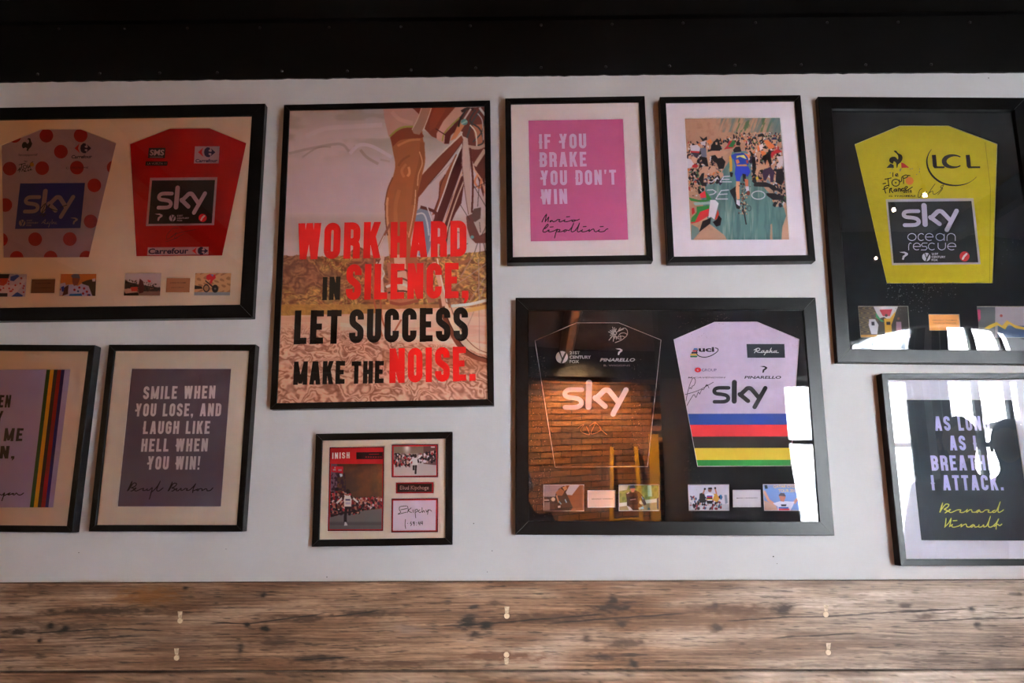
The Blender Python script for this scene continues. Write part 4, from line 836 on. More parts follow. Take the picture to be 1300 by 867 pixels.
for k, c in enumerate(((34, 74, 28), (192, 142, 24), (46, 28, 22), (128, 18, 18), (36, 24, 96))):
    m = MB(); fpoly(m, Zs([(xs_t[k], 157), (xs_t[k + 1], 157), (xs_b[k + 1], 722), (xs_b[k], 722)]), d + .0004); m.build('stripe', P_.paper(c, 'stripe_ink'), pr)

# ================================================================== painted race scene
pic = Picture('painting_frame', 'small framed painting of a cyclist in blue riding through a crowd', [(838.7, 123), (1017, 120.3), (1035, 331), (847.6, 332.8)], .036, .0178, gain=1.3)
pq = [(869, 149.8), (990.7, 148.8), (1002.6, 304.3), (876.9, 304.9)]
pic.mat((214, 206, 214), [pq]); d = pic.md - .002
R1 = Zm(865, 145, 9.286); cv = Canvas(862, 143, 1008, 310, 5, (182, 142, 120)); rx = (cv.X - 865) * 9.286; ry = (cv.Y - 145) * 9.286
def mixr(mask, c): k = np.clip(mask, 0, 1)[..., None]; cv.a = cv.a * (1 - k) + np.array(c) * k
mixr((fbm(rx / 40, ry / 40, 61) - .5) * 2, (160, 118, 98))
mixr(np.clip((fbm((rx + ry * .35) / 30, ry / 260, 62, 3) - .5) * 6, 0, 1) * (ry < 200 + 30 * fbm(rx / 30, ry * 0, 66)) * np.clip((rx - 400) / 100, 0, .75), (92, 118, 120)); mixr((fbm((rx + ry * .35) / 30, ry / 140, 63, 3) > .62) * (ry < 210) * (rx > 560) * .7, (72, 110, 70)); mixr(np.clip((rx - 980) / 150, 0, .8) * (ry < 330), (98, 124, 128))
cv.poly(R1([(330, 800), (470, 690), (560, 560), (600, 440), (830, 430), (860, 700), (990, 880), (1090, 990), (1200, 1060), (1235, 1200), (1190, 1330), (1180, 1480), (540, 1480), (500, 1420), (330, 1290), (200, 900)]), (96, 132, 132))
rm = (ry > 640) & (cv.a[..., 2] > cv.a[..., 0]); mixr((fbm(rx / 30, ry / 220, 64, 4) - .42) * 3 * rm, (78, 112, 114)); mixr((fbm(rx / 24, ry / 300, 65, 3) - .6) * 4 * rm, (150, 166, 160))
rs = random.Random(8); pal = [(24, 20, 30)] * 7 + [(196, 152, 128)] * 7 + [(178, 134, 112)] * 3 + [(206, 200, 206)] * 2 + [(52, 34, 66)] * 2 + [(170, 44, 52), (204, 120, 70), (60, 104, 70), (120, 134, 144)]
def crowd(x0, x1, y0, y1, n, s0, s1, cond=lambda x, y: True):
    pts = sorted([(rs.uniform(y0, y1), rs.uniform(x0, x1)) for _ in range(n)])
    for y, x in pts:
        if not cond(x, y): continue
        s = s0 + (s1 - s0) * (y - y0) / (y1 - y0); c = rs.choice(pal); k = rs.randint(5, 7); a0 = rs.random() * 6
        cv.poly(R1([(x + s * rs.uniform(.4, 1.1) * math.cos(a0 + 6.28 * i / k), y + s * 1.4 * rs.uniform(.4, 1.1) * math.sin(a0 + 6.28 * i / k)) for i in range(k)]), c)
crowd(380, 1190, 215, 330, 380, 9, 16, lambda x, y: y > 330 - (x - 380) * .4 or x > 620)
crowd(60, 480, 330, 800, 480, 16, 32, lambda x, y: x < 620 - (y - 330) * .35 and y > 330 - (x - 60) * .15)
crowd(760, 1230, 300, 820, 560, 15, 30, lambda x, y: x > 760 + (y - 430) * .28)
crowd(60, 330, 780, 960, 120, 16, 24, lambda x, y: x < 420 - (y - 700) * .8); crowd(1080, 1240, 780, 1080, 110, 16, 26)
for c, pts in (((206, 202, 214), [(100, 370), (190, 360), (225, 400), (215, 440), (110, 430)]), ((190, 30, 40), [(105, 430), (215, 438), (210, 458), (110, 450)]), ((52, 40, 62), [(110, 450), (210, 458), (205, 500), (160, 500)]), ((196, 152, 128), [(130, 490), (190, 520), (180, 580), (110, 590)]),
               ((22, 18, 26), [(380, 330), (420, 285), (450, 310), (455, 360), (480, 410), (440, 440), (400, 450), (345, 420), (350, 370)]), ((196, 152, 128), [(400, 330), (425, 330), (425, 360), (405, 360)]), ((190, 146, 122), [(300, 450), (360, 430), (480, 430), (560, 440), (540, 470), (450, 500), (340, 490), (320, 620), (290, 560)]),
               ((206, 204, 214), [(65, 520), (110, 530), (150, 590), (110, 630), (65, 640)]), ((196, 40, 46), [(130, 600), (170, 585), (200, 610), (180, 632), (130, 628)]), ((190, 44, 52), [(560, 320), (600, 310), (640, 370), (600, 400), (500, 415), (540, 370)]), ((50, 130, 70), [(570, 360), (610, 300), (640, 330), (610, 390), (550, 385)]),
               ((24, 20, 30), [(350, 490), (400, 480), (430, 520), (480, 510), (520, 560), (500, 640), (440, 650), (420, 580), (380, 560)]), ((196, 152, 128), [(200, 700), (260, 610), (330, 620), (300, 700), (240, 770)]), ((196, 152, 128), [(300, 690), (350, 620), (410, 610), (400, 680), (330, 700)]), ((24, 20, 30), [(200, 770), (240, 700), (270, 690), (260, 800), (290, 830), (250, 850)]),
               ((230, 124, 70), [(970, 310), (1010, 300), (1100, 370), (1090, 400), (1030, 410)]), ((230, 124, 70), [(895, 380), (915, 360), (920, 430), (900, 440)]), ((216, 206, 214), [(915, 370), (960, 340), (975, 400), (930, 430)]), ((224, 124, 70), [(935, 430), (980, 430), (1000, 470), (950, 495)]), ((196, 152, 128), [(905, 440), (935, 440), (925, 580), (905, 580)]), ((198, 156, 130), [(890, 600), (960, 590), (1010, 540), (1050, 570), (1000, 640), (920, 660), (900, 740), (870, 700)]), ((230, 196, 60), [(880, 740), (905, 735), (910, 770), (880, 775)]),
               ((198, 156, 130), [(905, 250), (950, 250), (945, 300), (915, 310)]), ((22, 18, 26), [(900, 240), (960, 225), (990, 265), (950, 262), (905, 270)]), ((198, 156, 130), [(845, 290), (880, 290), (880, 330), (855, 340)]), ((22, 18, 26), [(835, 275), (880, 270), (890, 300), (850, 290)]), ((198, 156, 130), [(1070, 300), (1120, 295), (1115, 345), (1085, 350)]), ((40, 44, 90), [(1060, 290), (1110, 270), (1130, 300), (1070, 300)]), ((198, 156, 130), [(960, 395), (1005, 390), (1000, 440), (975, 440)]), ((22, 18, 26), [(955, 390), (985, 375), (1010, 395), (1010, 410), (965, 400)]),
               ((196, 36, 50), [(1060, 450), (1130, 410), (1190, 440), (1100, 470), (1070, 520)]), ((214, 206, 214), [(1120, 500), (1200, 490), (1205, 580), (1160, 640), (1120, 600), (1150, 560)]), ((24, 20, 30), [(1120, 650), (1190, 640), (1220, 760), (1180, 840), (1110, 800)]), ((24, 20, 30), [(830, 520), (870, 500), (880, 600), (860, 740), (840, 700)]), ((24, 20, 30), [(960, 500), (1050, 430), (1060, 560), (1040, 600), (1010, 520), (990, 600)]),
               ((60, 34, 74), [(960, 660), (1050, 620), (1100, 680), (1080, 800), (1050, 800), (1040, 700), (990, 790), (960, 740)]), ((230, 130, 70), [(300, 320), (340, 290), (370, 330), (330, 360)]), ((24, 20, 30), [(215, 260), (260, 290), (300, 260), (305, 300), (250, 320)]), ((200, 196, 206), [(225, 330), (290, 310), (280, 370), (235, 360)]), ((110, 116, 140), [(225, 400), (290, 400), (300, 500), (240, 520)]), ((24, 20, 30), [(230, 500), (300, 510), (320, 620), (280, 600), (250, 580)])): cv.poly(R1(pts), c)
WP = (214, 206, 222)
for pts in ([(320, 795), (360, 800), (430, 740)], [(455, 800), (500, 735), (575, 730)], [(455, 798), (595, 796)], [(480, 768), (570, 766)], [(300, 895), (370, 890), (410, 915), (380, 940), (330, 950)], [(405, 1000), (470, 900), (560, 892)], [(405, 1000), (550, 1000)], [(440, 946), (545, 940)]): cv.line(R1(pts), 11 / 9.286, WP, .95)
cv.line(R1(ell((908, 954), 78, 48, 22) + [(986, 954)]), 11 / 9.286, WP, .95)
for c, pts in (((24, 20, 30), [(570, 900), (640, 850), (660, 900), (640, 980), (650, 1080), (690, 1120), (650, 1110), (620, 1000), (580, 930)]), ((24, 20, 30), [(850, 830), (900, 800), (990, 800), (1100, 840), (1150, 900), (1080, 900), (1030, 860), (860, 850)]), ((24, 20, 30), [(1000, 930), (1100, 930), (1200, 980), (1240, 1050), (1180, 1010), (1080, 1010), (1010, 960)]),
               ((24, 20, 30), [(215, 1370), (250, 1260), (350, 1220), (340, 1290), (260, 1350), (205, 1395)]), ((24, 20, 30), [(370, 1270), (420, 1240), (440, 1190), (475, 1230), (460, 1310), (410, 1325)]), ((48, 134, 62), [(85, 980), (200, 1010), (360, 1010), (250, 1040), (110, 1020)]), ((200, 44, 52), [(215, 940), (280, 900), (310, 980), (230, 990)]), ((48, 134, 62), [(280, 900), (360, 1005), (300, 1010)]), ((150, 176, 178), [(140, 1040), (340, 1030), (340, 1060), (160, 1075)]),
               ((206, 44, 50), [(110, 1280), (170, 1160), (330, 1090), (320, 1200), (200, 1270), (120, 1290)]), ((48, 134, 62), [(180, 1090), (330, 1075), (330, 1110), (220, 1150), (160, 1270), (110, 1270), (120, 1220), (180, 1160)]), ((212, 208, 224), [(340, 1010), (400, 1010), (440, 1050), (390, 1240), (350, 1210), (320, 1220)]), ((206, 60, 40), [(430, 1120), (445, 1180), (410, 1245), (395, 1240)]), ((190, 146, 122), [(90, 900), (200, 920), (200, 950), (95, 960)]), ((200, 44, 52), [(120, 1110), (150, 1100), (160, 1160), (125, 1190)]),
               ((182, 142, 120), [(180, 1480), (230, 1390), (400, 1360), (520, 1440), (530, 1480)]), ((110, 136, 140), [(120, 1300), (200, 1340), (215, 1390), (140, 1480), (115, 1480)]), ((182, 142, 120), [(1195, 1310), (1250, 1260), (1280, 1480), (1190, 1480)]), ((182, 142, 120), [(1050, 1300), (1070, 1290), (1075, 1480), (1045, 1480)]),
               ((24, 20, 30), [(610, 420), (640, 385), (690, 380), (710, 440), (620, 450)]), ((24, 20, 30), [(645, 330), (670, 310), (700, 340), (690, 370), (650, 365)]), ((198, 152, 100), [(640, 455), (700, 450), (700, 480), (640, 480)]), ((40, 70, 170), [(575, 490), (640, 460), (720, 455), (770, 480), (800, 560), (790, 600), (640, 610), (620, 540)]), ((236, 170, 60), [(565, 500), (585, 480), (600, 560), (600, 670), (570, 680)]),
               ((236, 214, 120), [(650, 490), (740, 480), (770, 530), (740, 520), (690, 500), (650, 520)]), ((216, 120, 80), [(640, 540), (670, 530), (690, 570), (650, 590)]), ((200, 70, 60), [(760, 540), (790, 540), (790, 580), (770, 580)]), ((230, 140, 80), [(650, 595), (770, 590), (770, 612), (655, 615)]), ((44, 66, 190), [(640, 612), (790, 612), (815, 680), (780, 740), (730, 700), (700, 740), (690, 800), (650, 790), (630, 700)]), ((24, 20, 40), [(720, 700), (760, 710), (760, 800), (730, 790)]),
               ((24, 20, 30), [(570, 680), (610, 690), (600, 740), (580, 740)]), ((220, 160, 120), [(645, 790), (690, 790), (685, 900), (690, 1000), (655, 1010), (640, 900)]), ((200, 110, 80), [(745, 760), (790, 770), (790, 850), (755, 850)]), ((214, 206, 226), [(755, 850), (795, 850), (800, 900), (760, 910)]), ((214, 206, 226), [(650, 1010), (690, 1015), (690, 1080), (650, 1070)]), ((24, 20, 30), [(640, 1050), (690, 1090), (690, 1120), (650, 1100)]), ((230, 130, 80), [(755, 590), (820, 480), (780, 470), (740, 460), (800, 520)])): cv.poly(R1(pts), c)
for i in range(120):
    y = rs.uniform(820, 1180); x = 735 + rs.gauss(0, 22); cv.ell(R1([(x, y)])[0], rs.uniform(.3, 1.1), rs.uniform(.3, 1.3), rs.choice([(206, 170, 140), (24, 20, 30), (24, 20, 30), (110, 60, 50), (190, 150, 120)]))
cv.line(R1([(720, 1080), (745, 1190), (765, 1300)]), 14 / 9.286, (30, 28, 40)); cv.line(R1(ell((800, 1110), 20, 32, 12) + [(820, 1110)]), 5 / 9.286, (40, 40, 50)); cv.ell(R1([(790, 930)])[0], 2.2, 3, (130, 60, 50))
print_mesh('painting', cv, grow(pq, 2), d, pic.gain, pic.root, 2.4)

# ================================================================== runner montage
pic = Picture('montage_frame', 'smallest frame, landscape red and white runner montage with signed card', [(400.1, 550.7), (573.6, 547.9), (574.5, 691.7), (396.5, 694)], .020, .019, gain=1.45)
F7 = Zm(390, 540, 5.42); ap = [F7([(150, 147), (533, 143), (525, 730), (136, 731)]), F7([(577, 129), (903, 125), (903, 360), (576, 361)]), F7([(606, 390), (872, 387), (872, 470), (606, 472)]), F7([(576, 500), (903, 497), (903, 738), (574, 741)])]
pic.mat((206, 196, 186), ap); d = pic.md - .0019; RED = (158, 14, 20)
rb = [pic.sheet('red_board', RED, grow(a, 1.5), d) for a in ap]
def inset(i, pts, nm='keyline'):
    m = MB(); fstroke(m, pts, .9, d + .0003, True); m.build(nm, pic.paper((40, 8, 10), 'dark_line'), rb[i])
ipa = F7([(165, 265), (518, 265), (512, 714), (152, 714)])
inset(0, F7([(157, 154), (526, 151), (519, 722), (144, 724)]))
G7 = Zm(410, 560, 7.222)
cv = Canvas(412, 585, 490, 675, 4, (70, 46, 34)); gx = (cv.X - 410) * 7.222; gy = (cv.Y - 560) * 7.222
def mg(mask, c): k = np.clip(mask, 0, 1)[..., None]; cv.a = cv.a * (1 - k) + np.array(c) * k
mg((fbm(gx / 70, gy / 80, 71) - .4) * 3, (96, 54, 30)); mg(np.clip((gx - 430) / 120, 0, .7) * (fbm(gx / 40, gy / 50, 72)), (150, 90, 40)); mg(np.exp(-((gx - 400) / 60) ** 2 - ((gy - 360) / 90) ** 2) * .5, (110, 56, 30))
mg((gx < 130) * .8, (110, 84, 110)); mg((gx < 210) * (gy > 290) * (fbm(gx / 14, gy / 20, 73) > .5), (50, 24, 40)); cv.poly(G7([(80, 232), (186, 232), (184, 300), (160, 292), (80, 282)]), (170, 16, 34)); cv.poly(G7([(150, 300), (178, 300), (180, 320), (160, 330)]), (170, 180, 200))
for x, y, w_, c in ((110, 243, 12, (230, 200, 206)), (105, 262, 26, (236, 210, 214)), (155, 264, 30, (240, 214, 220))): cv.poly(G7([(x - w_ / 2, y - 6), (x + w_ / 2, y - 6), (x + w_ / 2, y + 7), (x - w_ / 2, y + 7)]), c)
mg(gy > 640 + (330 - gx) * .1, (104, 98, 98)); mg((gy > 735) * .6, (84, 80, 82)); mg(((gy > 745) & (gy < 770)) * .5, (66, 62, 64))
rs = random.Random(5)
for i in range(620):
    x = rs.uniform(62, 548); t = abs(x - 300) / 300; y = rs.uniform(470 + 50 * (x > 250), 690 - .13 * (x - 60) - (x > 330) * 20); s = rs.uniform(5, 13)
    cv.ell(G7([(x, y)])[0], s / 7.2, s * 1.3 / 7.2, rs.choice([(22, 14, 18), (22, 14, 18), (60, 16, 20), (120, 20, 28), (176, 120, 100), (150, 96, 84), (190, 170, 176), (44, 30, 44), (160, 40, 50)]))
cv.line(G7([(70, 690), (200, 655), (330, 640)]), 14 / 7.2, (30, 10, 14)); cv.ell(G7([(128, 440)])[0], 2.2, 2.4, (20, 16, 24))
for w_, c, p in ((17, (226, 222, 230), [(178, 520), (125, 570)]), (15, (226, 222, 230), [(268, 515), (322, 562)]), (26, (24, 16, 20), [(215, 600), (205, 690), (205, 745)]), (22, (24, 16, 20), [(245, 600), (242, 680)]), (14, (40, 22, 20), [(196, 500), (178, 530)]), (14, (40, 22, 20), [(255, 500), (275, 525)])): cv.line(G7(p), w_ / 7.2, c)
cv.poly(G7([(200, 490), (215, 500), (235, 500), (248, 490), (262, 540), (260, 600), (195, 600), (192, 540)]), (222, 218, 232)); cv.poly(G7([(205, 530), (250, 530), (250, 545), (205, 545)]), (70, 70, 110)); cv.ell(G7([(228, 462)])[0], 2.6, 3.2, (36, 22, 20)); cv.poly(G7([(205, 560), (252, 560), (250, 580), (206, 580)]), (140, 140, 170), .6); cv.poly(G7([(200, 740), (215, 745), (225, 772), (195, 776)]), (236, 234, 240))
print_mesh('photograph', cv, ipa, d + .0004, pic.gain, rb[0], 2.5)
m = MB(); fpoly(m, F7([(338, 185), (520, 183), (519, 231), (338, 233)]), d + .0004); m.build('banner_panel', pic.paper((34, 12, 16), 'dark_panel'), rb[0])
m = MB(); 
for x in range(400, 510, 17): fpoly(m, F7([(x, 214), (x + 11, 214), (x + 11, 222), (x, 222)]), d + .0007)
fpoly(m, F7([(425, 196), (495, 195), (495, 201), (425, 202)]), d + .0007); m.build('lettering', pic.paper((120, 14, 22), 'dull_red_print'), rb[0])
m = MB(); caps(m, 'INISH', *F7([(172, 230)]), *F7([(292, 226)]), 42 / 5.42, d + .0006, .45, .17, .2); m.build('lettering', pic.paper((226, 214, 220), 'white_print'), rb[0])
K7 = Zm(490, 555, 6.94); ip2 = F7([(595, 146), (887, 143), (888, 344), (595, 347)]); inset(1, F7([(583, 136), (897, 132), (897, 353), (582, 354)]))
cv = Canvas(497, 564, 556, 606, 5, (182, 172, 174)); kx = (cv.X - 490) * 6.94; ky = (cv.Y - 555) * 6.94
mg(np.clip((175 - ky) / 40, 0, 1), (116, 98, 84)); mg(np.clip((160 - ky) / 60, 0, 1) * np.exp(-((kx - 185) / 26) ** 2), (214, 208, 204)); mg((kx > 330) * (ky < 235 + (kx - 330) * .1) * .8, (84, 50, 48))
rs = random.Random(6)
for i in range(330):
    x = rs.choice([rs.uniform(72, 240), rs.uniform(290, 440)]); y = rs.uniform(150, 225 + (x < 200) * 25); s = rs.uniform(5, 11)
    if x > 300: y -= (x - 300) * .35 * rs.random()
    cv.ell(K7([(x, y)])[0], s / 6.94, s * 1.4 / 6.94, rs.choice([(26, 18, 24), (26, 18, 24), (50, 34, 44), (150, 44, 50), (186, 150, 140), (110, 84, 84), (206, 196, 204)]))
for x in (95, 125, 175, 210): cv.line(K7([(x, 215), (x + rs.uniform(-8, 8), 265)]), 9 / 6.94, (46, 30, 36))
for w_, c, p in ((16, (24, 16, 20), [(245, 240), (243, 290)]), (16, (24, 16, 20), [(265, 240), (260, 325)]), (13, (222, 214, 218), [(285, 185), (315, 155)]), (13, (222, 214, 218), [(232, 195), (208, 225)]), (14, (24, 16, 20), [(280, 195), (288, 225)])): cv.line(K7(p), w_ / 6.94, c)
cv.poly(K7([(236, 185), (275, 182), (280, 245), (230, 247)]), (230, 226, 230)); cv.ell(K7([(258, 165)])[0], 2, 2.4, (40, 24, 22)); cv.poly(K7([(395, 82), (430, 82), (430, 92), (395, 92)]), (220, 210, 210))
print_mesh('photograph', cv, ip2, d + .0004, pic.gain, rb[1], 3)
m = MB(); fpoly(m, F7([(620, 402), (858, 400), (858, 458), (620, 460)]), d + .0004); npz = m.build('name_plate', pic.paper((38, 14, 14), 'engraved_plate', .3), rb[2])
m = MB(); btext(m, 'Eliud Kipchoge', *F7([(638, 450)]), *F7([(836, 449)]), 35 / 5.42, d + .0008, 0, .006); m.build('lettering', pic.paper((176, 150, 150), 'silver_engraving'), npz)
inset(3, F7([(581, 507), (896, 504), (896, 731), (580, 734)]))
m = MB(); fpoly(m, F7([(592, 518), (886, 515), (884, 722), (590, 724)]), d + .0004); sc = m.build('signed_card', pic.paper((206, 192, 208), 'card'), rb[3])
m = MB(); hand(m, [[(182, 605), (125, 612), (118, 640), (130, 660), (108, 678), (180, 660)], [(130, 640), (185, 628)], [(190, 608), (196, 640), (188, 665)], [(222, 622), (198, 648), (226, 664)], [(238, 640), (240, 662)], [(256, 640), (258, 675), (262, 710)], [(256, 642), (275, 635), (278, 652), (262, 660)], [(300, 640), (285, 650), (298, 664), (312, 655)], [(318, 620), (320, 662), (332, 645), (340, 662)], [(352, 640), (360, 660), (372, 640), (366, 680)], [(372, 645), (386, 640), (402, 652)],
             [(172, 725), (168, 770), (174, 805)], [(190, 758), (191, 760)], [(222, 745), (215, 760), (228, 765), (218, 780)], [(248, 745), (238, 750), (246, 762), (250, 748), (248, 778)], [(268, 755), (269, 757)], [(268, 772), (269, 774)], [(290, 745), (286, 762), (300, 762)], [(299, 748), (298, 775)], [(312, 742), (308, 758), (322, 758)], [(322, 742), (320, 770)]], K7, .8, d + .0008)
m.build('signature', pic.paper((34, 24, 30), 'pen_ink'), sc)

# ================================================================== jersey display cases
def photo(pic, parent, Z, corners, d, paint, seed, gain=None, dens=3, border=True, name='photograph'):
    q = Z(corners); xs = [p[0] for p in q]; ys = [p[1] for p in q]
    cv = Canvas(min(xs) - 1, min(ys) - 1, max(xs) + 1, max(ys) + 1, 6)
    iq = lambda u, v: ((q[0][0] * (1 - u) + q[1][0] * u) * (1 - v) + (q[3][0] * (1 - u) + q[2][0] * u) * v, (q[0][1] * (1 - u) + q[1][1] * u) * (1 - v) + (q[3][1] * (1 - u) + q[2][1] * u) * v)
    U = (cv.X - xs[0]) / (xs[1] - xs[0]); V = (cv.Y - ys[0]) / (ys[3] - ys[0])
    class Pn:
        def bg(s, c): cv.a[:] = c
        def mix(s, mask, c): k = np.clip(mask, 0, 1)[..., None]; cv.a = cv.a * (1 - k) + np.array(c) * k
        def p(s, pts, c): cv.poly([iq(*t) for t in pts], c)
        def l(s, pts, w_, c): cv.line([iq(*t) for t in pts], w_, c)
        def e(s, x, y, r, c, k=1.0): cv.ell(iq(x, y), r, r * k, c)
    P = Pn(); P.U, P.V, P.rs = U, V, random.Random(seed); paint(P)
    return print_mesh(name, cv, grow(q, .8), d, gain or pic.gain, parent, dens)
SK = (186, 120, 96)
def ph_cap(P):          # rider in black cap, spotted shirt, blue arrows
    P.bg((168, 160, 184))
    for a in ((.0, .1), (.55, .05), (.6, .8)): P.p([(a[0], a[1] + .08), (a[0] + .18, a[1]), (a[0] + .34, a[1] + .14), (a[0] + .2, a[1] + .3), (a[0], a[1] + .25)], (30, 60, 150))
    P.p([(.0, .5), (.35, .45), (.6, .5), (.95, .1), (1, .3), (.75, .8), (.6, 1), (0, 1)], (186, 178, 196)); P.p([(.18, .0), (.52, .0), (.5, .22), (.17, .22)], (16, 14, 20)); P.p([(.18, .2), (.5, .2), (.46, .42), (.38, .52), (.28, .5), (.2, .4)], (160, 60, 50))
    for i in range(20): P.e(P.rs.uniform(0, .95), P.rs.uniform(.3, .8), 1.1, (150, 26, 40))
    P.p([(0, .84), (.5, .84), (.5, 1), (0, 1)], (22, 20, 40)); P.p([(.5, .5), (.75, .5), (.9, .2), (.8, .1), (.6, .4)], (170, 162, 184)); P.e(.85, .2, 1.2, (150, 26, 40)); P.e(.7, .5, 1.2, (150, 26, 40))
def ph_wave(P):         # rider in spotted shirt on ochre ground
    P.bg((176, 104, 40)); P.p([(.6, .4), (.75, .3), (.9, .25), (1, .3), (1, 1), (.9, 1)], (60, 44, 26)); P.p([(0, .45), (.15, .4), (.2, .6), (.1, .95), (0, 1)], (160, 152, 180)); P.p([(.12, 1), (.2, .5), (.35, .48), (.5, .55), (.6, .45), (.8, .55), (.92, 1)], (168, 166, 196))
    P.p([(.33, .1), (.4, .04), (.5, .08), (.55, .25), (.5, .5), (.4, .55), (.35, .4)], (120, 66, 44)); P.p([(.3, .1), (.4, .0), (.52, .05), (.56, .22), (.34, .2)], (84, 80, 88)); P.p([(.05, .6), (.12, .55), (.18, .8), (.08, .8)], (20, 40, 140)); P.p([(.15, .6), (.25, .5), (.25, .9), (.1, .98)], (60, 26, 24))
    for x, y in ((.42, .72), (.55, .62), (.68, .66), (.76, .8), (.66, .88), (.8, .95), (.02, .7)): P.e(x, y, 1.5, (136, 22, 36))
    P.p([(.3, .9), (.62, .88), (.64, 1), (.28, 1)], (30, 90, 150)); P.p([(.88, .25), (.97, .22), (.98, .35), (.9, .36)], (176, 168, 186)); P.e(.52, .78, 1.2, (30, 60, 120)); P.e(.83, .95, 1.5, (30, 50, 120))
def ph_street(P):
    P.bg((176, 164, 176)); P.mix((P.V > .3 + .35 * P.U ** .6) * 1.0, (52, 38, 36)); P.mix((P.V > .8) * 1.0, (130, 104, 98))
    for i in range(150): P.e(P.rs.random(), P.rs.uniform(.3, .85) * .8 + .18 * P.rs.random(), P.rs.uniform(.4, 1), P.rs.choice([(26, 18, 20), (70, 48, 40), (120, 80, 66), (40, 28, 30)]) if True else 0)
    P.mix((P.V < .22 + .3 * P.U), (178, 166, 178)); P.p([(.02, .7), (.3, .66), (.38, .82), (.05, .9)], (196, 176, 176)); P.p([(.18, .62), (.38, .6), (.38, .8), (.22, .8)], (170, 56, 46)); P.p([(.42, .25), (.5, .35), (.56, .6), (.54, .85), (.42, .9), (.4, .5)], (80, 30, 36)); P.p([(.63, .3), (.72, .34), (.72, .42), (.64, .38)], (190, 44, 56)); P.p([(0, .75), (.06, .9), (.4, .86), (.42, 1), (0, 1)], (26, 18, 18))
def ph_trial(P):
    P.bg((188, 148, 108)); P.mix(((np.sin(P.U * 31 + 5 * np.sin(P.V * 7)) + np.sin(P.V * 23 + P.U * 9)) > .7) * .6, (132, 88, 60)); P.mix((P.V > .85) * 1.0, (132, 142, 160)); P.p([(0, .55), (.2, .6), (.25, .7), (0, .72)], (40, 30, 20))
    for c in ((.34, .68), (.58, .7)): P.e(*c, 4.1, (24, 20, 22), 1.25); 
    P.e(.34, .68, 3, (150, 116, 84), 1.25); P.e(.58, .7, 1.4, (90, 84, 84)); P.p([(.33, .12), (.42, .06), (.56, .1), (.58, .24), (.5, .35), (.48, .5), (.42, .5), (.44, .3), (.38, .34), (.32, .26)], (186, 30, 44)); P.p([(.42, .08), (.52, .08), (.5, .18)], (110, 120, 160)); P.l([(.46, .45), (.5, .62)], 1.6, (170, 90, 70)); P.l([(.3, .35), (.42, .5), (.55, .68)], 1.4, (24, 20, 22))
def ph_podium(P):
    P.bg((150, 134, 150)); P.mix((P.V > .45) * (P.U < .4), (46, 34, 36)); P.p([(.55, 0), (1, 0), (1, 1), (.6, 1)], (126, 66, 32)); P.p([(.65, 0), (.9, 0), (.7, .4), (.52, .38)], (190, 176, 196)); P.p([(.3, .35), (.38, .15), (.5, .05), (.58, .1), (.55, .3), (.6, .45), (.72, .85), (.66, 1), (.3, 1), (.26, .8)], (30, 20, 18)); P.p([(.3, .3), (.42, .12), (.52, .25), (.46, .42), (.34, .42)], (150, 92, 60)); P.p([(.46, .1), (.56, .04), (.58, .16), (.52, .24)], (190, 130, 90))
    P.e(.24, .55, 2.6, (216, 190, 176)); P.l([(.32, .4), (.38, .68)], 2, (190, 130, 100)); P.l([(.38, .62), (.44, .74)], 1.6, (120, 170, 210)); P.l([(.53, .55), (.57, .68)], 1.6, (130, 176, 214)); P.p([(.03, .66), (.16, .66), (.16, .98), (.03, .98)], (120, 110, 116)); P.p([(.02, .56), (.14, .56), (.14, .6), (.02, .6)], (190, 180, 184)); P.p([(.35, .8), (.42, .78), (.42, .86), (.36, .88)], (200, 196, 206))
def ph_road(P):
    P.bg((120, 130, 60)); P.mix(((np.sin(P.U * 40) * np.sin(P.V * 19 + P.U * 8)) > .2) * .5, (84, 98, 40)); P.p([(0, 0), (.25, 0), (.2, .2), (0, .25)], (190, 176, 160)); P.p([(0, .7), (1, .52), (1, .66), (0, .84)], (206, 204, 200)); P.p([(0, .84), (1, .66), (1, 1), (0, 1)], (140, 124, 90)); P.p([(.7, 0), (.8, 0), (.82, .45), (.72, .45)], (150, 176, 150))
    P.p([(.18, .35), (.28, .26), (.42, .22), (.52, .3), (.62, .5), (.68, .75), (.62, .8), (.52, .5), (.5, .7), (.6, .85), (.55, 1), (.3, 1), (.2, .8), (.2, .6)], (36, 20, 22)); P.p([(.26, .1), (.3, .02), (.38, .02), (.42, .14), (.28, .16)], (40, 60, 80)); P.p([(.28, .15), (.4, .14), (.38, .28), (.32, .3)], (176, 96, 76)); P.l([(.2, .34), (.26, .3)], 1.2, (220, 214, 220)); P.l([(.28, .58), (.42, .55)], .8, (210, 200, 205))
    P.p([(.2, .8), (.28, .85), (.36, 1), (.26, 1)], (216, 214, 222)); P.p([(.48, .88), (.6, .82), (.62, .92), (.5, .96)], (130, 180, 220)); P.l([(.56, .45), (.6, .56)], 1.4, (120, 160, 200)); P.e(.74, .92, 1.6, (70, 100, 110)); P.p([(.93, .55), (1, .45), (1, 1), (.94, .9)], (30, 34, 70))
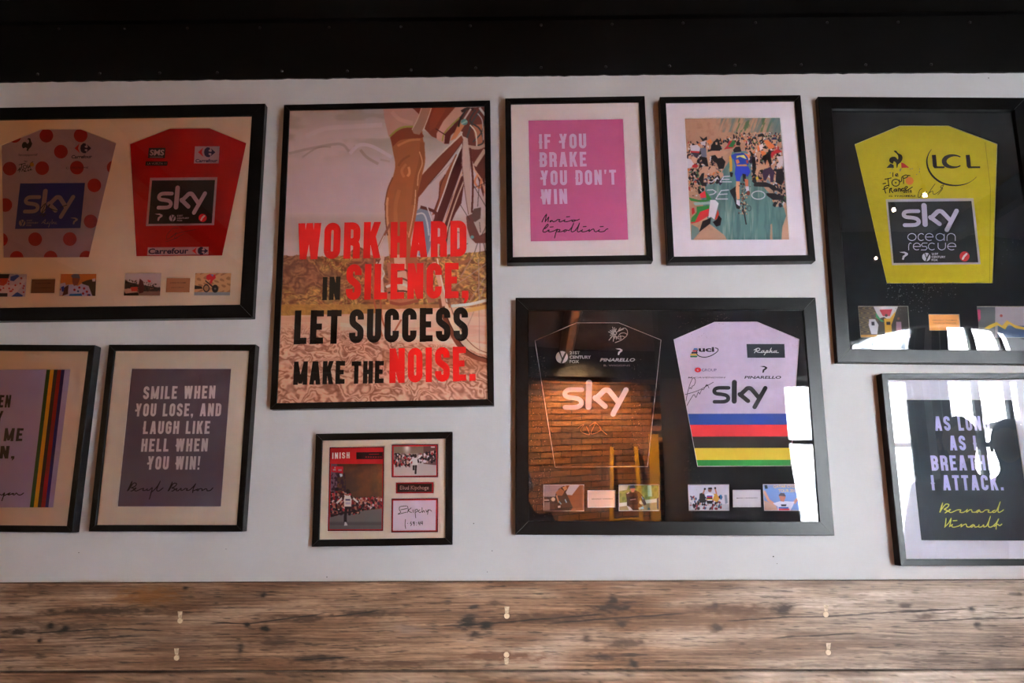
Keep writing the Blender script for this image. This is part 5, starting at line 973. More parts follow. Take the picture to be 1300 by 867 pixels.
def ph_sprint(P):
    P.bg((206, 200, 216)); P.mix((P.V > .75) * 1.0, (184, 180, 194))
    for i in range(130): P.e(P.rs.uniform(.05, .82), P.rs.uniform(.45, .95), P.rs.uniform(.6, 1.5), P.rs.choice([(22, 20, 26), (22, 20, 26), (60, 40, 50), (130, 40, 56), (200, 196, 206), (60, 84, 120), (186, 130, 110)]), 1.4)
    P.p([(.28, .35), (.38, .3), (.42, .5), (.4, .7), (.26, .7)], (34, 40, 38)); P.p([(.62, .36), (.7, .36), (.76, .55), (.7, .68), (.6, .6)], (206, 150, 60)); P.l([(.4, .2), (.36, .36)], 1.8, (190, 120, 100)); P.l([(.66, .16), (.69, .36)], 1.8, (190, 120, 100)); P.e(.41, .17, 1.3, (24, 22, 26)); P.e(.66, .14, 1.3, (24, 22, 26)); P.p([(.42, .38), (.5, .32), (.58, .34), (.64, .4), (.58, .62), (.46, .62)], (228, 226, 236)); P.e(.53, .22, 2.4, (150, 96, 84)); P.p([(.48, .17), (.5, .12), (.58, .12), (.59, .19)], (34, 30, 36))
    for k, c in enumerate(((30, 60, 160), (190, 30, 40), (24, 20, 24), (210, 176, 60))): P.p([(.45, .43 + k * .04), (.59, .43 + k * .04), (.59, .47 + k * .04), (.45, .47 + k * .04)], c)
    P.p([(.44, .62), (.6, .62), (.58, .74), (.46, .74)], (24, 22, 28)); P.p([(.88, .4), (.94, .4), (.96, .7), (.9, .75)], (130, 140, 160)); P.p([(.77, .4), (.82, .4), (.82, .56), (.78, .58)], (40, 110, 170))
def ph_arms(P):
    P.bg((120, 150, 206)); P.mix((P.V < .12) * .5, (150, 140, 170)); P.p([(0, .6), (.3, .8), (.34, 1), (0, 1)], (200, 160, 140)); P.l([(.02, .25), (.12, .6), (.26, .76)], 3.4, (206, 150, 130)); P.l([(.93, .12), (.88, .5), (.74, .72)], 3.6, (206, 150, 130)); P.e(.92, .1, 2.2, (216, 160, 140)); P.p([(.22, .72), (.4, .64), (.56, .64), (.76, .66), (.72, .8), (.64, 1), (.34, 1), (.34, .84)], (216, 214, 230)); P.p([(.38, .42), (.44, .36), (.52, .38), (.55, .5), (.5, .66), (.42, .64)], (176, 110, 92)); P.p([(.38, .42), (.43, .33), (.52, .34), (.56, .46), (.4, .44)], (60, 54, 66))
    P.p([(.36, .86), (.6, .86), (.6, .92), (.36, .92)], (60, 110, 190)); P.p([(.36, .92), (.62, .92), (.62, .98), (.36, .98)], (206, 40, 60)); P.p([(.42, .76), (.56, .76), (.54, .83), (.43, .83)], (40, 40, 56)); P.l([(.88, .28), (.92, .3)], 2, (40, 36, 50)); P.p([(.04, .04), (.1, .02), (.12, .16), (.05, .18)], (40, 60, 70))
def ph_podium3(P):
    P.bg((60, 50, 44)); P.mix((np.sin(P.U * 50 + 9 * np.sin(P.V * 21)) > .3) * (P.U < .4) * .7, (130, 110, 60)); P.p([(.3, 0), (.8, 0), (.7, .35), (.6, .45), (.5, .35), (.4, .4)], (196, 190, 196)); P.p([(.42, .12), (.68, .1), (.62, .32), (.48, .32)], (170, 40, 60)); P.p([(.34, .2), (.42, .4), (.5, .5), (.44, .5), (.34, .36)], (50, 140, 90)); P.p([(.5, .4), (.62, .4), (.74, .16), (.72, .3), (.64, .6), (.64, .9), (.5, .9)], (206, 156, 40)); P.e(.55, .3, 1.8, (40, 26, 24)); P.p([(.54, .5), (.62, .5), (.62, .6), (.54, .6)], (30, 26, 40))
    P.p([(.2, .42), (.32, .42), (.38, .6), (.34, .9), (.22, .9), (.18, .6)], (196, 190, 200)); P.e(.27, .32, 1.8, (60, 40, 36)); P.p([(.24, .5), (.3, .5), (.3, .62), (.24, .62)], (40, 34, 50)); P.p([(.74, .5), (.84, .5), (.84, .9), (.72, .9)], (176, 130, 150)); P.e(.79, .4, 1.6, (140, 84, 70)); P.p([(0, .92), (1, .9), (1, 1), (0, 1)], (186, 130, 50))
def ph_stage(P):
    P.bg((160, 150, 160)); P.mix((P.V > .62) * (P.U > .4) * 1.0, (60, 84, 120)); P.mix((P.U < .35) * .8, (60, 66, 66)); P.p([(.1, .7), (.2, .6), (.35, .5), (.45, .62), (.55, .45), (.7, .6), (.9, .68), (1, .6), (1, .7), (.9, .76), (.7, .7), (.58, .56), (.5, .74), (.36, .6), (.2, .72)], (206, 166, 40)); P.e(.45, .3, 1.8, (150, 60, 60)); P.p([(.0, .1), (.06, .1), (.05, .4), (0, .5)], (186, 40, 90))
def nameplate(pic, parent, Z, corners, d, c, lines, tc, gain=None):
    m = MB(); fpoly(m, Z(corners), d); np_ = m.build('name_plate', pic.paper(c, 'name_plate_card', .5), parent); m = MB()
    for t, a, b, h in lines: btext(m, t, *Z([a]), *Z([b]), h, d + .0004, 0, .004)
    if lines: m.build('lettering', pic.paper(tc, 'plate_ink'), np_)
    return np_
def jersey(pic, Z, poly, c, d):
    q = Z(poly); g_ = grow(q, 2.0); m = MB(); fpoly(m, g_, d)
    return m.build('jersey', material('jersey_cloth', pic.col(c), .8, var=.03, scale=60, bump=.6, bscale=60, spec=.2), pic.root), q
def ink(pic, parent, c, name='printed_mark', rough=.6):
    m = MB(); m._c = c; return m
def fin(pic, m, c, parent, name='lettering'):
    if m.v: return m.build(name, pic.paper(c, 'jersey_ink_' + name), parent)
def small_sponsors(pic, Z, par, d, k1, k2, wc, bc, redc=None):
    """hook mark, notched disc with three lines, optional red badge; k1, k2 positions in Z units"""
    wm, bm2 = MB(), MB()
    (hx, hy, hs) = k1; p = Z([(hx, hy)])[0]; bracket_mark(wm, *p, hs, d)
    (fx, fy, fr, tx0, tx1) = k2; p = Z([(fx, fy)])[0]; s1 = Z([(fx + fr, fy)])[0][0] - p[0]; notch_disc(wm, bm2, *p, s1, d)
    hh = s1 * .5
    for i, t in enumerate(('21ST', 'CENTURY', 'FOX')):
        a = Z([(tx0, fy)])[0]; b = Z([(tx0 + (tx1 - tx0) * (.48, 1, .44)[i], fy)])[0]; dy = (i - 1) * s1 * .72 + hh * .5
        btext(wm, t, (a[0], a[1] + dy), (b[0], b[1] + dy), hh, d, 0, .02)
    fin(pic, wm, wc, par, 'logo'); fin(pic, bm2, bc, par, 'logo')
    if redc:
        p = Z([redc[:2]])[0]; r = Z([(redc[0] + redc[2], redc[1])])[0][0] - p[0]; m = MB(); fpoly(m, disc(p, r, 18), d); fin(pic, m, (186, 30, 36), par, 'badge'); m = MB(); fstroke(m, [(p[0] - r * .35, p[1] + r * .5), (p[0] - r * .1, p[1]), (p[0] + r * .4, p[1] - r * .5)], r * .4, d + .0003, rnd=True); fin(pic, m, (220, 206, 210), par, 'logo')

# ---- double case at the upper left
pic = Picture('jersey_case', 'wide black case at the upper left with a red-spotted and a red jersey', [(0, 133.5), (336.5, 131.2), (320.5, 403), (0, 405.5)], .025, .040, width=.90, side='L', gain=1.62, bow=.002)
P1, P2 = Zm(0, 155, 8.125), Zm(160, 155, 8.125); Q5, Q6 = Zm(0, 335, 10), Zm(150, 335, 8.667)
spj = [(10, 237), (425, 70), (835, 70), (1200, 215), (915, 1396), (30, 1399)]; rdj = [(35, 222), (450, 62), (860, 58), (1243, 213), (993, 1379), (100, 1386)]
phs = [(Q5, [(-120, 122), (345, 122), (320, 420), (-135, 420)], ph_cap), (Q5, [(765, 120), (1226, 119), (1212, 411), (744, 411)], ph_wave), (Q6, [(72, 98), (478, 98), (462, 352), (54, 352)], ph_street), (Q6, [(842, 95), (1248, 95), (1232, 349), (828, 349)], ph_trial)]
pls = [(Q5, [(394, 190), (704, 186), (692, 373), (380, 375)]), (Q6, [(527, 150), (796, 150), (787, 316), (515, 316)])]
pic.mat((206, 187, 177), [P1(spj), P2(rdj)] + [z(c) for z, c, _ in phs] + [z(c) for z, c in pls], bevel=(214, 196, 186)); d = pic.md - .0019
jo, q = jersey(pic, P1, spj, (146, 130, 150), d)
m = MB()
for x, y in ((478, 140), (832, 137), (628, 305), (100, 480), (435, 475), (793, 470), (1172, 468), (973, 652), (55, 855), (10, 1212), (363, 1208), (720, 1206), (935, 1024), (172, 1400), (522, 1398), (890, 1398), (150, 142), (-48, 310), (1130, 815), (620, 780)):
    c_ = clip(P1(ell((x, y), 71, 71, 24)), q)
    if x in (1130, 620): continue
    if len(c_) > 2: m = MB(); m.add([W(a, b, d + .0004) for a, b in c_], [tuple(range(len(c_)))]); m.build('spot', pic.paper((128, 8, 9), 'spot_print'), jo)
m = MB(); fpoly(m, P1([(208, 632), (877, 627), (830, 1093), (155, 1102)]), d + .0006); bx = m.build('chest_panel', pic.paper((18, 22, 108), 'blue_print'), jo)
m = MB(); wide_logo(m, *P1([(262, 692), (790, 688), (228, 997)]), d + .0009); fin(pic, m, (130, 108, 124), bx)
small_sponsors(pic, P1, bx, d + .0009, (765, 1020, 9), (228, 1040, 34, 272, 395), (124, 104, 120), (18, 22, 108))
m = MB(); hand(m, [[(430, 1045), (470, 1005), (455, 1050)], [(440, 1030), (480, 1050)], [(500, 1030), (485, 1045), (505, 1045)], [(520, 1030), (500, 1085)], [(540, 1005), (535, 1050), (555, 1030), (560, 1050)], [(580, 1030), (568, 1045), (588, 1050)]], P1, .7, d + .0009); fin(pic, m, (124, 104, 120), bx)
m = MB(); hand(m, [[(420, 890), (470, 840), (430, 940), (510, 850), (500, 880)], [(520, 890), (560, 910), (530, 900), (590, 915)], [(620, 880), (690, 855)], [(410, 960), (470, 950), (440, 975)]], P1, .9, d + .0012); fin(pic, m, (22, 14, 24), bx, 'signature')
m = MB(); rooster(m, P1, 222, 165, 135, d + .0006); btext(m, 'lecoqsportif', *P1([(190, 358)]), *P1([(385, 356)]), 4.2, d + .0006); btext(m, 'le', *P1([(250, 415)]), *P1([(282, 412)]), 2.8, d + .0006)
hand(m, [[(195, 440), (262, 425)], [(225, 432), (222, 478)], ell((258, 462), 18, 18, 10) + [(276, 462)], [(285, 440), (290, 475), (305, 450)], [(310, 470), (312, 430), (340, 410)], [(185, 500), (210, 470), (200, 515)], [(190, 495), (215, 490)], [(225, 510), (235, 485), (250, 510)], [(262, 490), (255, 508), (272, 505)], [(285, 505), (290, 490), (300, 505)], [(320, 480), (308, 495), (330, 492)]], P1, .9, d + .0006); fin(pic, m, (20, 14, 18), jo, 'logo')
m = MB(); fpoly(m, disc(P1([(330, 438)])[0], 2.6), d + .0008); fin(pic, m, (150, 110, 40), jo, 'badge')
r_, b_m = MB(), MB(); arrow_mark(r_, b_m, *P1([(768, 218)])[0], *P1([(942, 322)])[0], d + .0006); btext(b_m, 'Carrefour', *P1([(735, 376)]), *P1([(948, 372)]), 4.4, d + .0006, 0, .03); fin(pic, r_, (150, 16, 24), jo, 'logo'); fin(pic, b_m, (36, 20, 54), jo, 'logo')
m = MB(); btext(m, 'C. FROOME', *P1([(680, 484)]), *P1([(912, 480)]), 2.6, d + .0008); fin(pic, m, (44, 16, 24), jo)
jo, q = jersey(pic, P2, rdj, (146, 10, 8), d)
m = MB(); fpoly(m, P2([(248, 575), (942, 568), (908, 1062), (205, 1072)]), d + .0004); bx0 = m.build('chest_panel', pic.paper((156, 126, 140), 'white_print'), jo)
m = MB(); fpoly(m, P2([(268, 602), (918, 597), (885, 1044), (230, 1050)]), d + .0007); bx = m.build('chest_panel_field', pic.paper((34, 20, 16), 'black_print'), bx0)
m = MB(); wide_logo(m, *P2([(330, 658), (846, 654), (310, 955)]), d + .001); m.build('lettering', pic.paper((164, 132, 146), 'jersey_ink_lettering'), bx0)
small_sponsors(pic, P2, bx0, d + .001, (338, 982, 9.5), (478, 990, 34, 525, 650), (160, 130, 144), (34, 20, 16), (790, 988, 42))
m = MB(); hand(m, [[(540, 1092), (480, 1100), (420, 1170), (430, 1210), (500, 1160), (600, 1130), (720, 1108)], [(470, 1190), (520, 1140), (500, 1200), (600, 1150)], [(410, 1235), (530, 1195)]], P2, .7, d + .0005); fin(pic, m, (84, 12, 10), jo, 'signature')
m = MB(); fpoly(m, P2([(235, 265), (408, 265), (400, 372), (226, 372)]), d + .0004); fpoly(m, P2([(205, 405), (430, 405), (425, 450), (198, 448)]), d + .0004); bb = fin(pic, m, (36, 20, 18), jo, 'patch')
m = MB(); btext(m, 'SMS', *P2([(243, 345)]), *P2([(390, 345)]), 7.6, d + .0008, 0, .03); btext(m, 'LA VUELTA 11', *P2([(218, 438)]), *P2([(415, 438)]), 2.6, d + .0008); fpoly(m, P2([(245, 358), (380, 358), (380, 363), (245, 363)]), d + .0008); fin(pic, m, (160, 126, 126), bb)
m = MB(); fpoly(m, P2([(712, 250), (965, 250), (955, 425), (700, 425)]), d + .0004); fpoly(m, P2([(225, 1293), (852, 1287), (850, 1366), (218, 1374)]), d + .0004); bb = fin(pic, m, (162, 132, 146), jo, 'patch')
r_, b_m = MB(), MB(); arrow_mark(r_, b_m, *P2([(742, 260)])[0], *P2([(922, 362)])[0], d + .0008); arrow_mark(r_, b_m, *P2([(680, 1288)])[0], *P2([(848, 1368)])[0], d + .0008); btext(b_m, 'Carrefour', *P2([(715, 416)]), *P2([(942, 414)]), 4.3, d + .0008, 0, .03); btext(b_m, 'Carrefour', *P2([(228, 1362)]), *P2([(642, 1356)]), 7.2, d + .0008, 0, .03)
fin(pic, r_, (180, 24, 30), bb, 'logo'); fin(pic, b_m, (34, 18, 60), bb)
for i, (z, c, f) in enumerate(phs): photo(pic, pic.root, z, c, d, f, 30 + i)
nameplate(pic, pic.root, Q5, grow(pls[0][1], 8), d, (104, 68, 40), [('CHRIS FROOME', (445, 255), (645, 250), 1.2), ('KING OF THE MOUNTAINS', (440, 312), (650, 308), 1.2)], (44, 26, 18))
nameplate(pic, pic.root, Q6, grow(pls[1][1], 8), d, (146, 98, 66), [('CHRIS FROOME', (570, 216), (745, 214), 1.6), ('VUELTA A ESPANA', (580, 266), (722, 264), 1.3)], (56, 30, 20))

# ---- double case in the middle
pic = Picture('jersey_case', 'wide black case with a black and a white rainbow-striped jersey', [(654.2, 377.7), (1036, 377.7), (1058.8, 679.8), (654.5, 679)], .025, .038, gain=1.08, bow=.003)
A1, A2 = Zm(645, 370, 5.42), Zm(850, 370, 5.42); B1, B2 = Zm(645, 525, 5.42), Zm(850, 525, 5.42)
blj = [(183, 337), (470, 213), (762, 213), (1055, 332), (962, 1207), (322, 1210)]; whj = [(28, 330), (308, 210), (602, 207), (893, 328), (835, 1202), (192, 1205)]
phs = [(B1, [(243, 490), (524, 488), (524, 672), (243, 672)], ph_podium), (B1, [(761, 489), (1042, 488), (1042, 670), (762, 670)], ph_road), (B2, [(126, 488), (410, 487), (412, 668), (132, 668)], ph_sprint), (B2, [(642, 486), (915, 485), (932, 669), (651, 669)], ph_arms)]
pls = [(B1, [(546, 528), (739, 527), (739, 646), (547, 647)]), (B2, [(434, 525), (626, 524), (630, 644), (436, 645)])]
pic.mat((26, 24, 26), [A1(blj), A2(whj)] + [z(c) for z, c, _ in phs] + [z(c) for z, c in pls], bevel=(214, 200, 206), bw=.75); d = pic.md - .0019
jo, q = jersey(pic, A1, blj, (24, 20, 22), d); wc = (216, 204, 210)
m = MB(); wide_logo(m, *A1([(375, 608), (835, 608), (375, 858)]), d + .0005); btext(m, 'PINARELLO', *A1([(632, 482)]), *A1([(874, 482)]), 4.2, d + .0005, .25, .03); fin(pic, m, wc, jo)
m = MB(); btext(m, 'B. WIGGINS', *A1([(658, 515)]), *A1([(840, 515)]), 2.2, d + .0005); fin(pic, m, (150, 130, 130), jo)
small_sponsors(pic, A1, jo, d + .0005, (764, 415, 8.6), (370, 452, 42, 424, 570), wc, (24, 20, 22))
E3 = Zm(740, 400, 12.39); m = MB(); o3 = (505, 282)
for a in range(12):
    t = math.radians(75 + a * 19); r0, r1 = 34, 74 + (a % 3) * 16
    fstroke(m, E3([(o3[0] + r0 * math.cos(t), o3[1] - r0 * math.sin(t)), (o3[0] + r1 * math.cos(t), o3[1] - r1 * math.sin(t))]), .7, d + .0005)
fstroke(m, E3(ell(o3, 24, 24, 12) + [(o3[0] + 24, o3[1])]), 1.0, d + .0005)
hand(m, [[(545, 262), (600, 225), (660, 205), (700, 250), (690, 320), (610, 390), (510, 432)], [(470, 320), (440, 360), (410, 395)], [(490, 340), (482, 375), (478, 412)], [(560, 330), (590, 290), (650, 280), (690, 300)], [(500, 330), (560, 345), (620, 330), (660, 350)], [(590, 320), (600, 375)], [(560, 240), (590, 200)], [(520, 350), (560, 370), (590, 380)], [(540, 262), (640, 220)]], E3, .85, d + .0005); fin(pic, m, (190, 182, 186), jo, 'logo')
m = MB(); hand(m, [[(560, 925), (600, 905), (570, 980), (640, 950), (600, 900)], [(480, 940), (520, 915), (500, 960), (560, 985), (540, 930)], [(625, 935), (650, 960), (680, 985)]], A1, .7, d + .0005); fin(pic, m, (120, 80, 50), jo, 'signature')
jo, q = jersey(pic, A2, whj, (206, 190, 210), d)
def band(y0, y1, c):
    pl = clip(A2([(-50, y0), (1000, y0 - 2), (1000, y1 - 2), (-50, y1)]), grow(q, 1.5)); m = MB(); m.add([W(a, b, d + .0003) for a, b in pl], [tuple(range(len(pl)))]); m.build('stripe', pic.paper(c, 'stripe_ink'), jo)
for y0, y1, c in ((842, 918, (26, 66, 152)), (918, 999, (206, 34, 38)), (999, 1078, (40, 27, 22)), (1078, 1160, (216, 184, 50)), (1160, 1214, (34, 132, 50))): band(y0, y1, c)
J = Zm(865, 430, 9.286); K = (32, 28, 34)
m = MB(); wide_logo(m, *J([(365, 487), (1022, 487), (368, 826)]), d + .0005); btext(m, 'PINARELLO', *J([(742, 472)]), *J([(1178, 472)]), 3.6, d + .0005, .2, .03); bracket_mark(m, *J([(970, 362)])[0], 9, d + .0005); fin(pic, m, K, jo)
m = MB(); btext(m, 'M CAVENDISH', *J([(78, 466)]), *J([(520, 466)]), 1.9, d + .0005, .2, .01); fin(pic, m, (70, 60, 70), jo)
m = MB(); btext(m, 'uci', *J([(205, 155)]), *J([(390, 155)]), 6.2, d + .0007, 0, .04); hand(m, [[(190, 130), (180, 170), (210, 205), (280, 218), (360, 195), (425, 150), (430, 120), (400, 108)]], J, 1.1, d + .0006); fin(pic, m, K, jo, 'logo')
for k, c in enumerate(((60, 110, 180), (200, 50, 60), (34, 30, 36), (216, 176, 60), (40, 120, 70))):
    y = 112 + k * 22; m = MB(); fpoly(m, J([(150 - k * 14 if k < 3 else 105, y), (195, y), (185 - k, y + 19), (140 - k * 12 if k < 3 else 105, y + 19)]), d + .0005); fin(pic, m, c, jo, 'stripe')
m = MB(); fpoly(m, J(ell((195, 368), 38, 29, 18)), d + .0005); fin(pic, m, (206, 40, 50), jo, 'badge'); m = MB(); btext(m, 'C', *J([(184, 380)]), *J([(206, 380)]), 2.4, d + .0007, 0, .02); fin(pic, m, wc, jo)
m = MB(); btext(m, 'GROUP', *J([(242, 385)]), *J([(416, 385)]), 3.6, d + .0005); fin(pic, m, (60, 52, 110), jo)
m = MB(); fpoly(m, J([(768, 62), (1214, 62), (1222, 224), (778, 224)]), d + .0005); bb = fin(pic, m, (34, 38, 50), jo, 'patch')
m = MB(); hand(m, [[(862, 165), (890, 120), (870, 128)], [(858, 132), (900, 112), (925, 118), (915, 138), (885, 145), (905, 160), (940, 162)], [(965, 140), (945, 150), (948, 163), (965, 158), (975, 142), (972, 160), (990, 160)], [(1005, 140), (985, 180), (975, 190)], [(1000, 145), (1020, 140), (1018, 155), (1000, 162), (1030, 160)], [(1040, 150), (1060, 112), (1040, 162), (1055, 145), (1068, 145), (1062, 162), (1085, 160)], [(1110, 142), (1090, 150), (1095, 163), (1115, 155), (1122, 142), (1118, 162), (1145, 162)]], J, .95, d + .0008); fin(pic, m, wc, bb)
m = MB(); hand(m, [[(55, 735), (70, 650), (100, 540), (138, 462), (166, 490), (152, 545), (128, 560), (118, 590), (105, 575), (98, 590)], [(48, 657), (200, 610), (378, 512)], [(65, 788), (110, 710), (150, 658), (172, 692), (200, 628), (216, 652), (240, 600), (262, 598), (300, 540), (325, 582)], [(285, 555), (320, 545)]], J, .75, d + .0005); fin(pic, m, (44, 36, 46), jo, 'signature')
for i, (z, c, f) in enumerate(phs): photo(pic, pic.root, z, c, d, f, 50 + i)
m = MB(); btext(m, 'QATAR CYCLING', *B2([(715, 515)]), *B2([(915, 512)]), 4.0, d + .0006, 0, .02); btext(m, 'TOUR 2013', *B2([(750, 542)]), *B2([(880, 540)]), 4.0, d + .0006, 0, .02); m.build('lettering', pic.paper((222, 186, 130), 'gold_print'), pic.root)
nameplate(pic, pic.root, B1, grow(pls[0][1], 8), d, (230, 190, 172), [('BRADLEY WIGGINS', (577, 592), (720, 590), 1.5)], (84, 60, 54))
nameplate(pic, pic.root, B2, grow(pls[1][1], 8), d, (208, 202, 210), [('MARK CAVENDISH', (462, 586), (604, 584), 1.5)], (70, 64, 70))
# dried water spots and specks inside the perspex
def spots(pic, regs, name='water_spots', c=(150, 130, 110)):
    rs = random.Random(9); m = MB()
    for (x0, y0, x1, y1, n, s0, s1) in regs:
        for _ in range(n):
            x, y, r = rs.uniform(x0, x1), rs.uniform(y0, y1), rs.uniform(s0, s1); a = rs.uniform(0, 180); L = rs.uniform(1, 2.6)
            pts = ell((x, y), r * L, r, 6, math.radians(a)); m.add([W(px, py, pic.gd - .0008) for px, py in pts], [tuple(range(6))])
    o = m.build(name, pic.paper(c, 'water_mark'), pic.root); o['kind'] = 'stuff'
spots(pic, [(674, 450, 692, 590, 110, .16, .34), (690, 470, 705, 560, 40, .14, .3), (676, 590, 700, 655, 110, .15, .3), (800, 455, 815, 580, 60, .15, .3), (890, 398, 930, 412, 30, .15, .3), (860, 400, 900, 430, 30, .12, .3), (868, 560, 890, 650, 60, .12, .26), (1000, 400, 1018, 440, 14, .12, .26)], c=(130, 112, 100))

# ---- yellow jersey case
pic = Picture('jersey_case', 'black case at the upper right with a signed yellow jersey', [(1038.5, 122.5), (1300, 122.5), (1300, 460), (1063.6, 460)], .025, .0405, width=.645, side='R', gain=1.02, bow=.013, gdepth=.012)
Y0, Y3, Y1, Y2 = Zm(1030, 110, 4.815), Zm(1030, 285, 4.815), Zm(1110, 180, 8.667), Zm(1110, 240, 8.26)
ylj = [(265, 352), (540, 238), (840, 238), (1138, 350), (1110, 1201), (462, 1202)]
phs = [(Y3, [(286, 498), (592, 498), (604, 690), (302, 690)], ph_podium3), (Y3, [(1012, 500), (1330, 500), (1350, 692), (1030, 692)], ph_stage)]
pls = [(Y3, [(716, 548), (905, 548), (912, 648), (722, 648)])]
pic.mat((20, 22, 27), [Y0(ylj)] + [z(c) for z, c, _ in phs] + [z(c) for z, c in pls], bevel=(196, 190, 170), bw=.5); d = pic.md - .0019
jo, q = jersey(pic, Y0, ylj, (184, 166, 36), d)
m = MB(); fpoly(m, Y2([(120, 108), (1040, 95), (1115, 788), (185, 798)]), d + .0004); bx0 = m.build('chest_panel', pic.paper((176, 164, 186), 'white_print'), jo)
m = MB(); fpoly(m, Y2([(142, 135), (1018, 125), (1090, 768), (202, 776)]), d + .0007); m.build('chest_panel_field', pic.paper((24, 24, 27), 'black_print'), bx0)
m = MB(); wide_logo(m, *Y2([(278, 152), (886, 145), (303, 452)]), d + .001)
def thin(m, ch, x, y, w_, h, Z, d):        # thin rounded lower-case letters, box x..x+w_, y (top)..y+h
    X, Y = x + w_ / 2, y + h / 2; rx, ry = w_ / 2, h / 2; el = lambda a0, a1: [(X + rx * math.cos(math.radians(-a0 - (a1 - a0) * k / 14)), Y + ry * math.sin(math.radians(-a0 - (a1 - a0) * k / 14))) for k in range(15)]
    S = {'o': [el(0, 360)], 'c': [el(50, 310)], 'e': [[(x + w_, Y), (x, Y)], el(0, 300)], 'a': [el(0, 360), [(x + w_, y + h * .1), (x + w_, y + h)]], 'n': [[(x, y + h), (x, Y)] + el(180, 0)[0:15] + [(x + w_, y + h)]], 'r': [[(x, y + h), (x, Y)] + el(180, 60)],
         'u': [[(x, y), (x, Y)] + el(180, 360) + [(x + w_, y)]], 's': [[(x + w_, y), (x + w_ * .3, y), (x, y + h * .25), (x + w_ * .25, Y), (x + w_ * .8, Y), (x + w_, y + h * .75), (x + w_ * .75, y + h), (x, y + h)]]}[ch]
    for s in S: fstroke(m, Z(s), .85, d, rnd=True)
for k, (ch, x) in enumerate(zip('ocean', (350, 458, 535, 645, 762))): thin(m, ch, x, 466, (88, 68, 82, 88, 86)[k], 74, Y2, d + .001)
for k, (ch, x) in enumerate(zip('rescue', (360, 408, 492, 566, 668, 768))): thin(m, ch, x, 566, (34, 76, 62, 76, 78, 88)[k], 72, Y2, d + .001)
fin(pic, m, (184, 172, 196), bx0)
small_sponsors(pic, Y2, bx0, d + .001, (308, 700, 10.5), (545, 712, 44, 602, 748), (190, 180, 196), (24, 24, 27), (946, 706, 52))
m = MB(); NV = (28, 18, 48)
for x0, xs_ in ((632, 772), (1005, 1165)): fpoly(m, Y1([(x0, 145), (x0 + 45, 143), (x0 + 58, 270), (xs_, 270), (xs_, 290), (x0 + 30, 292), (x0 + 12, 270)]), d + .0005)
cc = ell((874, 215), 106, 66, 26, 0, 46, 314); fstroke(m, Y1([(880 + (x - 880), y) for x, y in cc]), [1.5 + 4.6 * math.sin(math.pi * i / 25) ** 2 for i in range(26)], d + .0005)
ar = [(630, 82), (598, 130), (578, 200), (585, 270), (615, 340), (665, 400), (740, 450), (830, 476), (920, 480), (1010, 462), (1080, 425), (1125, 385)]; ar = smooth(Y1(ar), 3); fstroke(m, ar, [.5 + 2.0 * math.sin(math.pi * min(1, (i / len(ar)) * 1.15)) for i in range(len(ar))], d + .0005); fin(pic, m, NV, jo, 'logo')
m = MB(); fpoly(m, Y1([(132, 287), (178, 238), (213, 255), (215, 287)]), d + .0004); fin(pic, m, (30, 28, 66), jo, 'logo'); m = MB(); fpoly(m, Y1([(298, 287), (294, 226), (330, 240), (386, 285)]), d + .0004); fin(pic, m, (176, 30, 44), jo, 'logo'); m = MB(); fpoly(m, disc(Y1([(388, 430)])[0], 5.1, 16), d + .0004); fin(pic, m, (206, 110, 40), jo, 'badge')
m = MB(); fpoly(m, Y1(smooth([(245, 285), (240, 235), (215, 215), (205, 240), (185, 235), (165, 215), (168, 185), (195, 165), (235, 168), (258, 195), (262, 160), (245, 130), (225, 115), (215, 100), (240, 98), (262, 125), (300, 145), (310, 180), (295, 220), (262, 250), (256, 275)], 3, True)), d + .0006)
hand(m, [[(205, 340), (203, 382)], [(240, 368), (258, 360), (250, 350), (232, 362), (240, 378), (262, 374)], [(115, 412), (185, 398)], [(150, 405), (160, 488)], ell((235, 450), 42, 38, 16) + [(277, 450)], [(275, 420), (280, 440), (298, 432), (300, 395)], [(322, 460), (318, 400), (305, 385)], [(305, 385), (345, 365), (368, 375), (352, 395), (325, 402)], [(95, 462), (125, 455)], [(95, 525), (150, 505)], [(125, 565), (110, 500), (150, 478)], [(168, 560), (170, 520), (190, 512), (182, 532), (205, 560)], [(228, 520), (215, 540), (235, 545), (242, 520), (246, 545)], [(262, 545), (265, 515), (282, 518), (288, 545)], [(322, 512), (300, 520), (305, 540), (330, 535)], [(345, 520), (365, 500), (350, 492), (335, 512), (355, 535), (418, 498)], [(375, 370), (392, 372)]], Y1, 1.15, d + .0006); fpoly(m, disc(Y1([(235, 450)])[0], 1), d + .0006)
btext(m, '2018', *Y1([(318, 562)]), *Y1([(415, 560)]), 3.6, d + .0006, 0, .03); btext(m, 'G.THOMAS', *Y1([(160, 606)]), *Y1([(458, 604)]), 2.0, d + .0006, .2, .02); fin(pic, m, (20, 16, 12), jo)
m = MB(); hand(m, [[(525, 515), (500, 530), (484, 575), (482, 608), (505, 608), (525, 575)], [(540, 562), (530, 588), (550, 585)], [(576, 545), (560, 562), (575, 572), (562, 592)], [(572, 612), (620, 530), (668, 463)], [(600, 562), (640, 543), (645, 570), (665, 577), (720, 540), (762, 478), (735, 488), (730, 505), (752, 512), (730, 545), (698, 582)]], Y1, .75, d + .0006); fin(pic, m, (24, 20, 16), jo, 'signature')
m = MB(); fstroke(m, Y0([(1062, 340), (1095, 620), (1090, 1200)]), .8, d + .0004); fin(pic, m, (146, 128, 16), jo, 'seam')
for i, (z, c, f) in enumerate(phs): photo(pic, pic.root, z, c, d, f, 70 + i)
nameplate(pic, pic.root, Y3, grow(pls[0][1], 8), d, (220, 150, 70), [('GERAINT THOMAS', (740, 588), (890, 588), 1.4), ('TOUR DE FRANCE', (745, 606), (885, 606), 1.3)], (90, 60, 30))
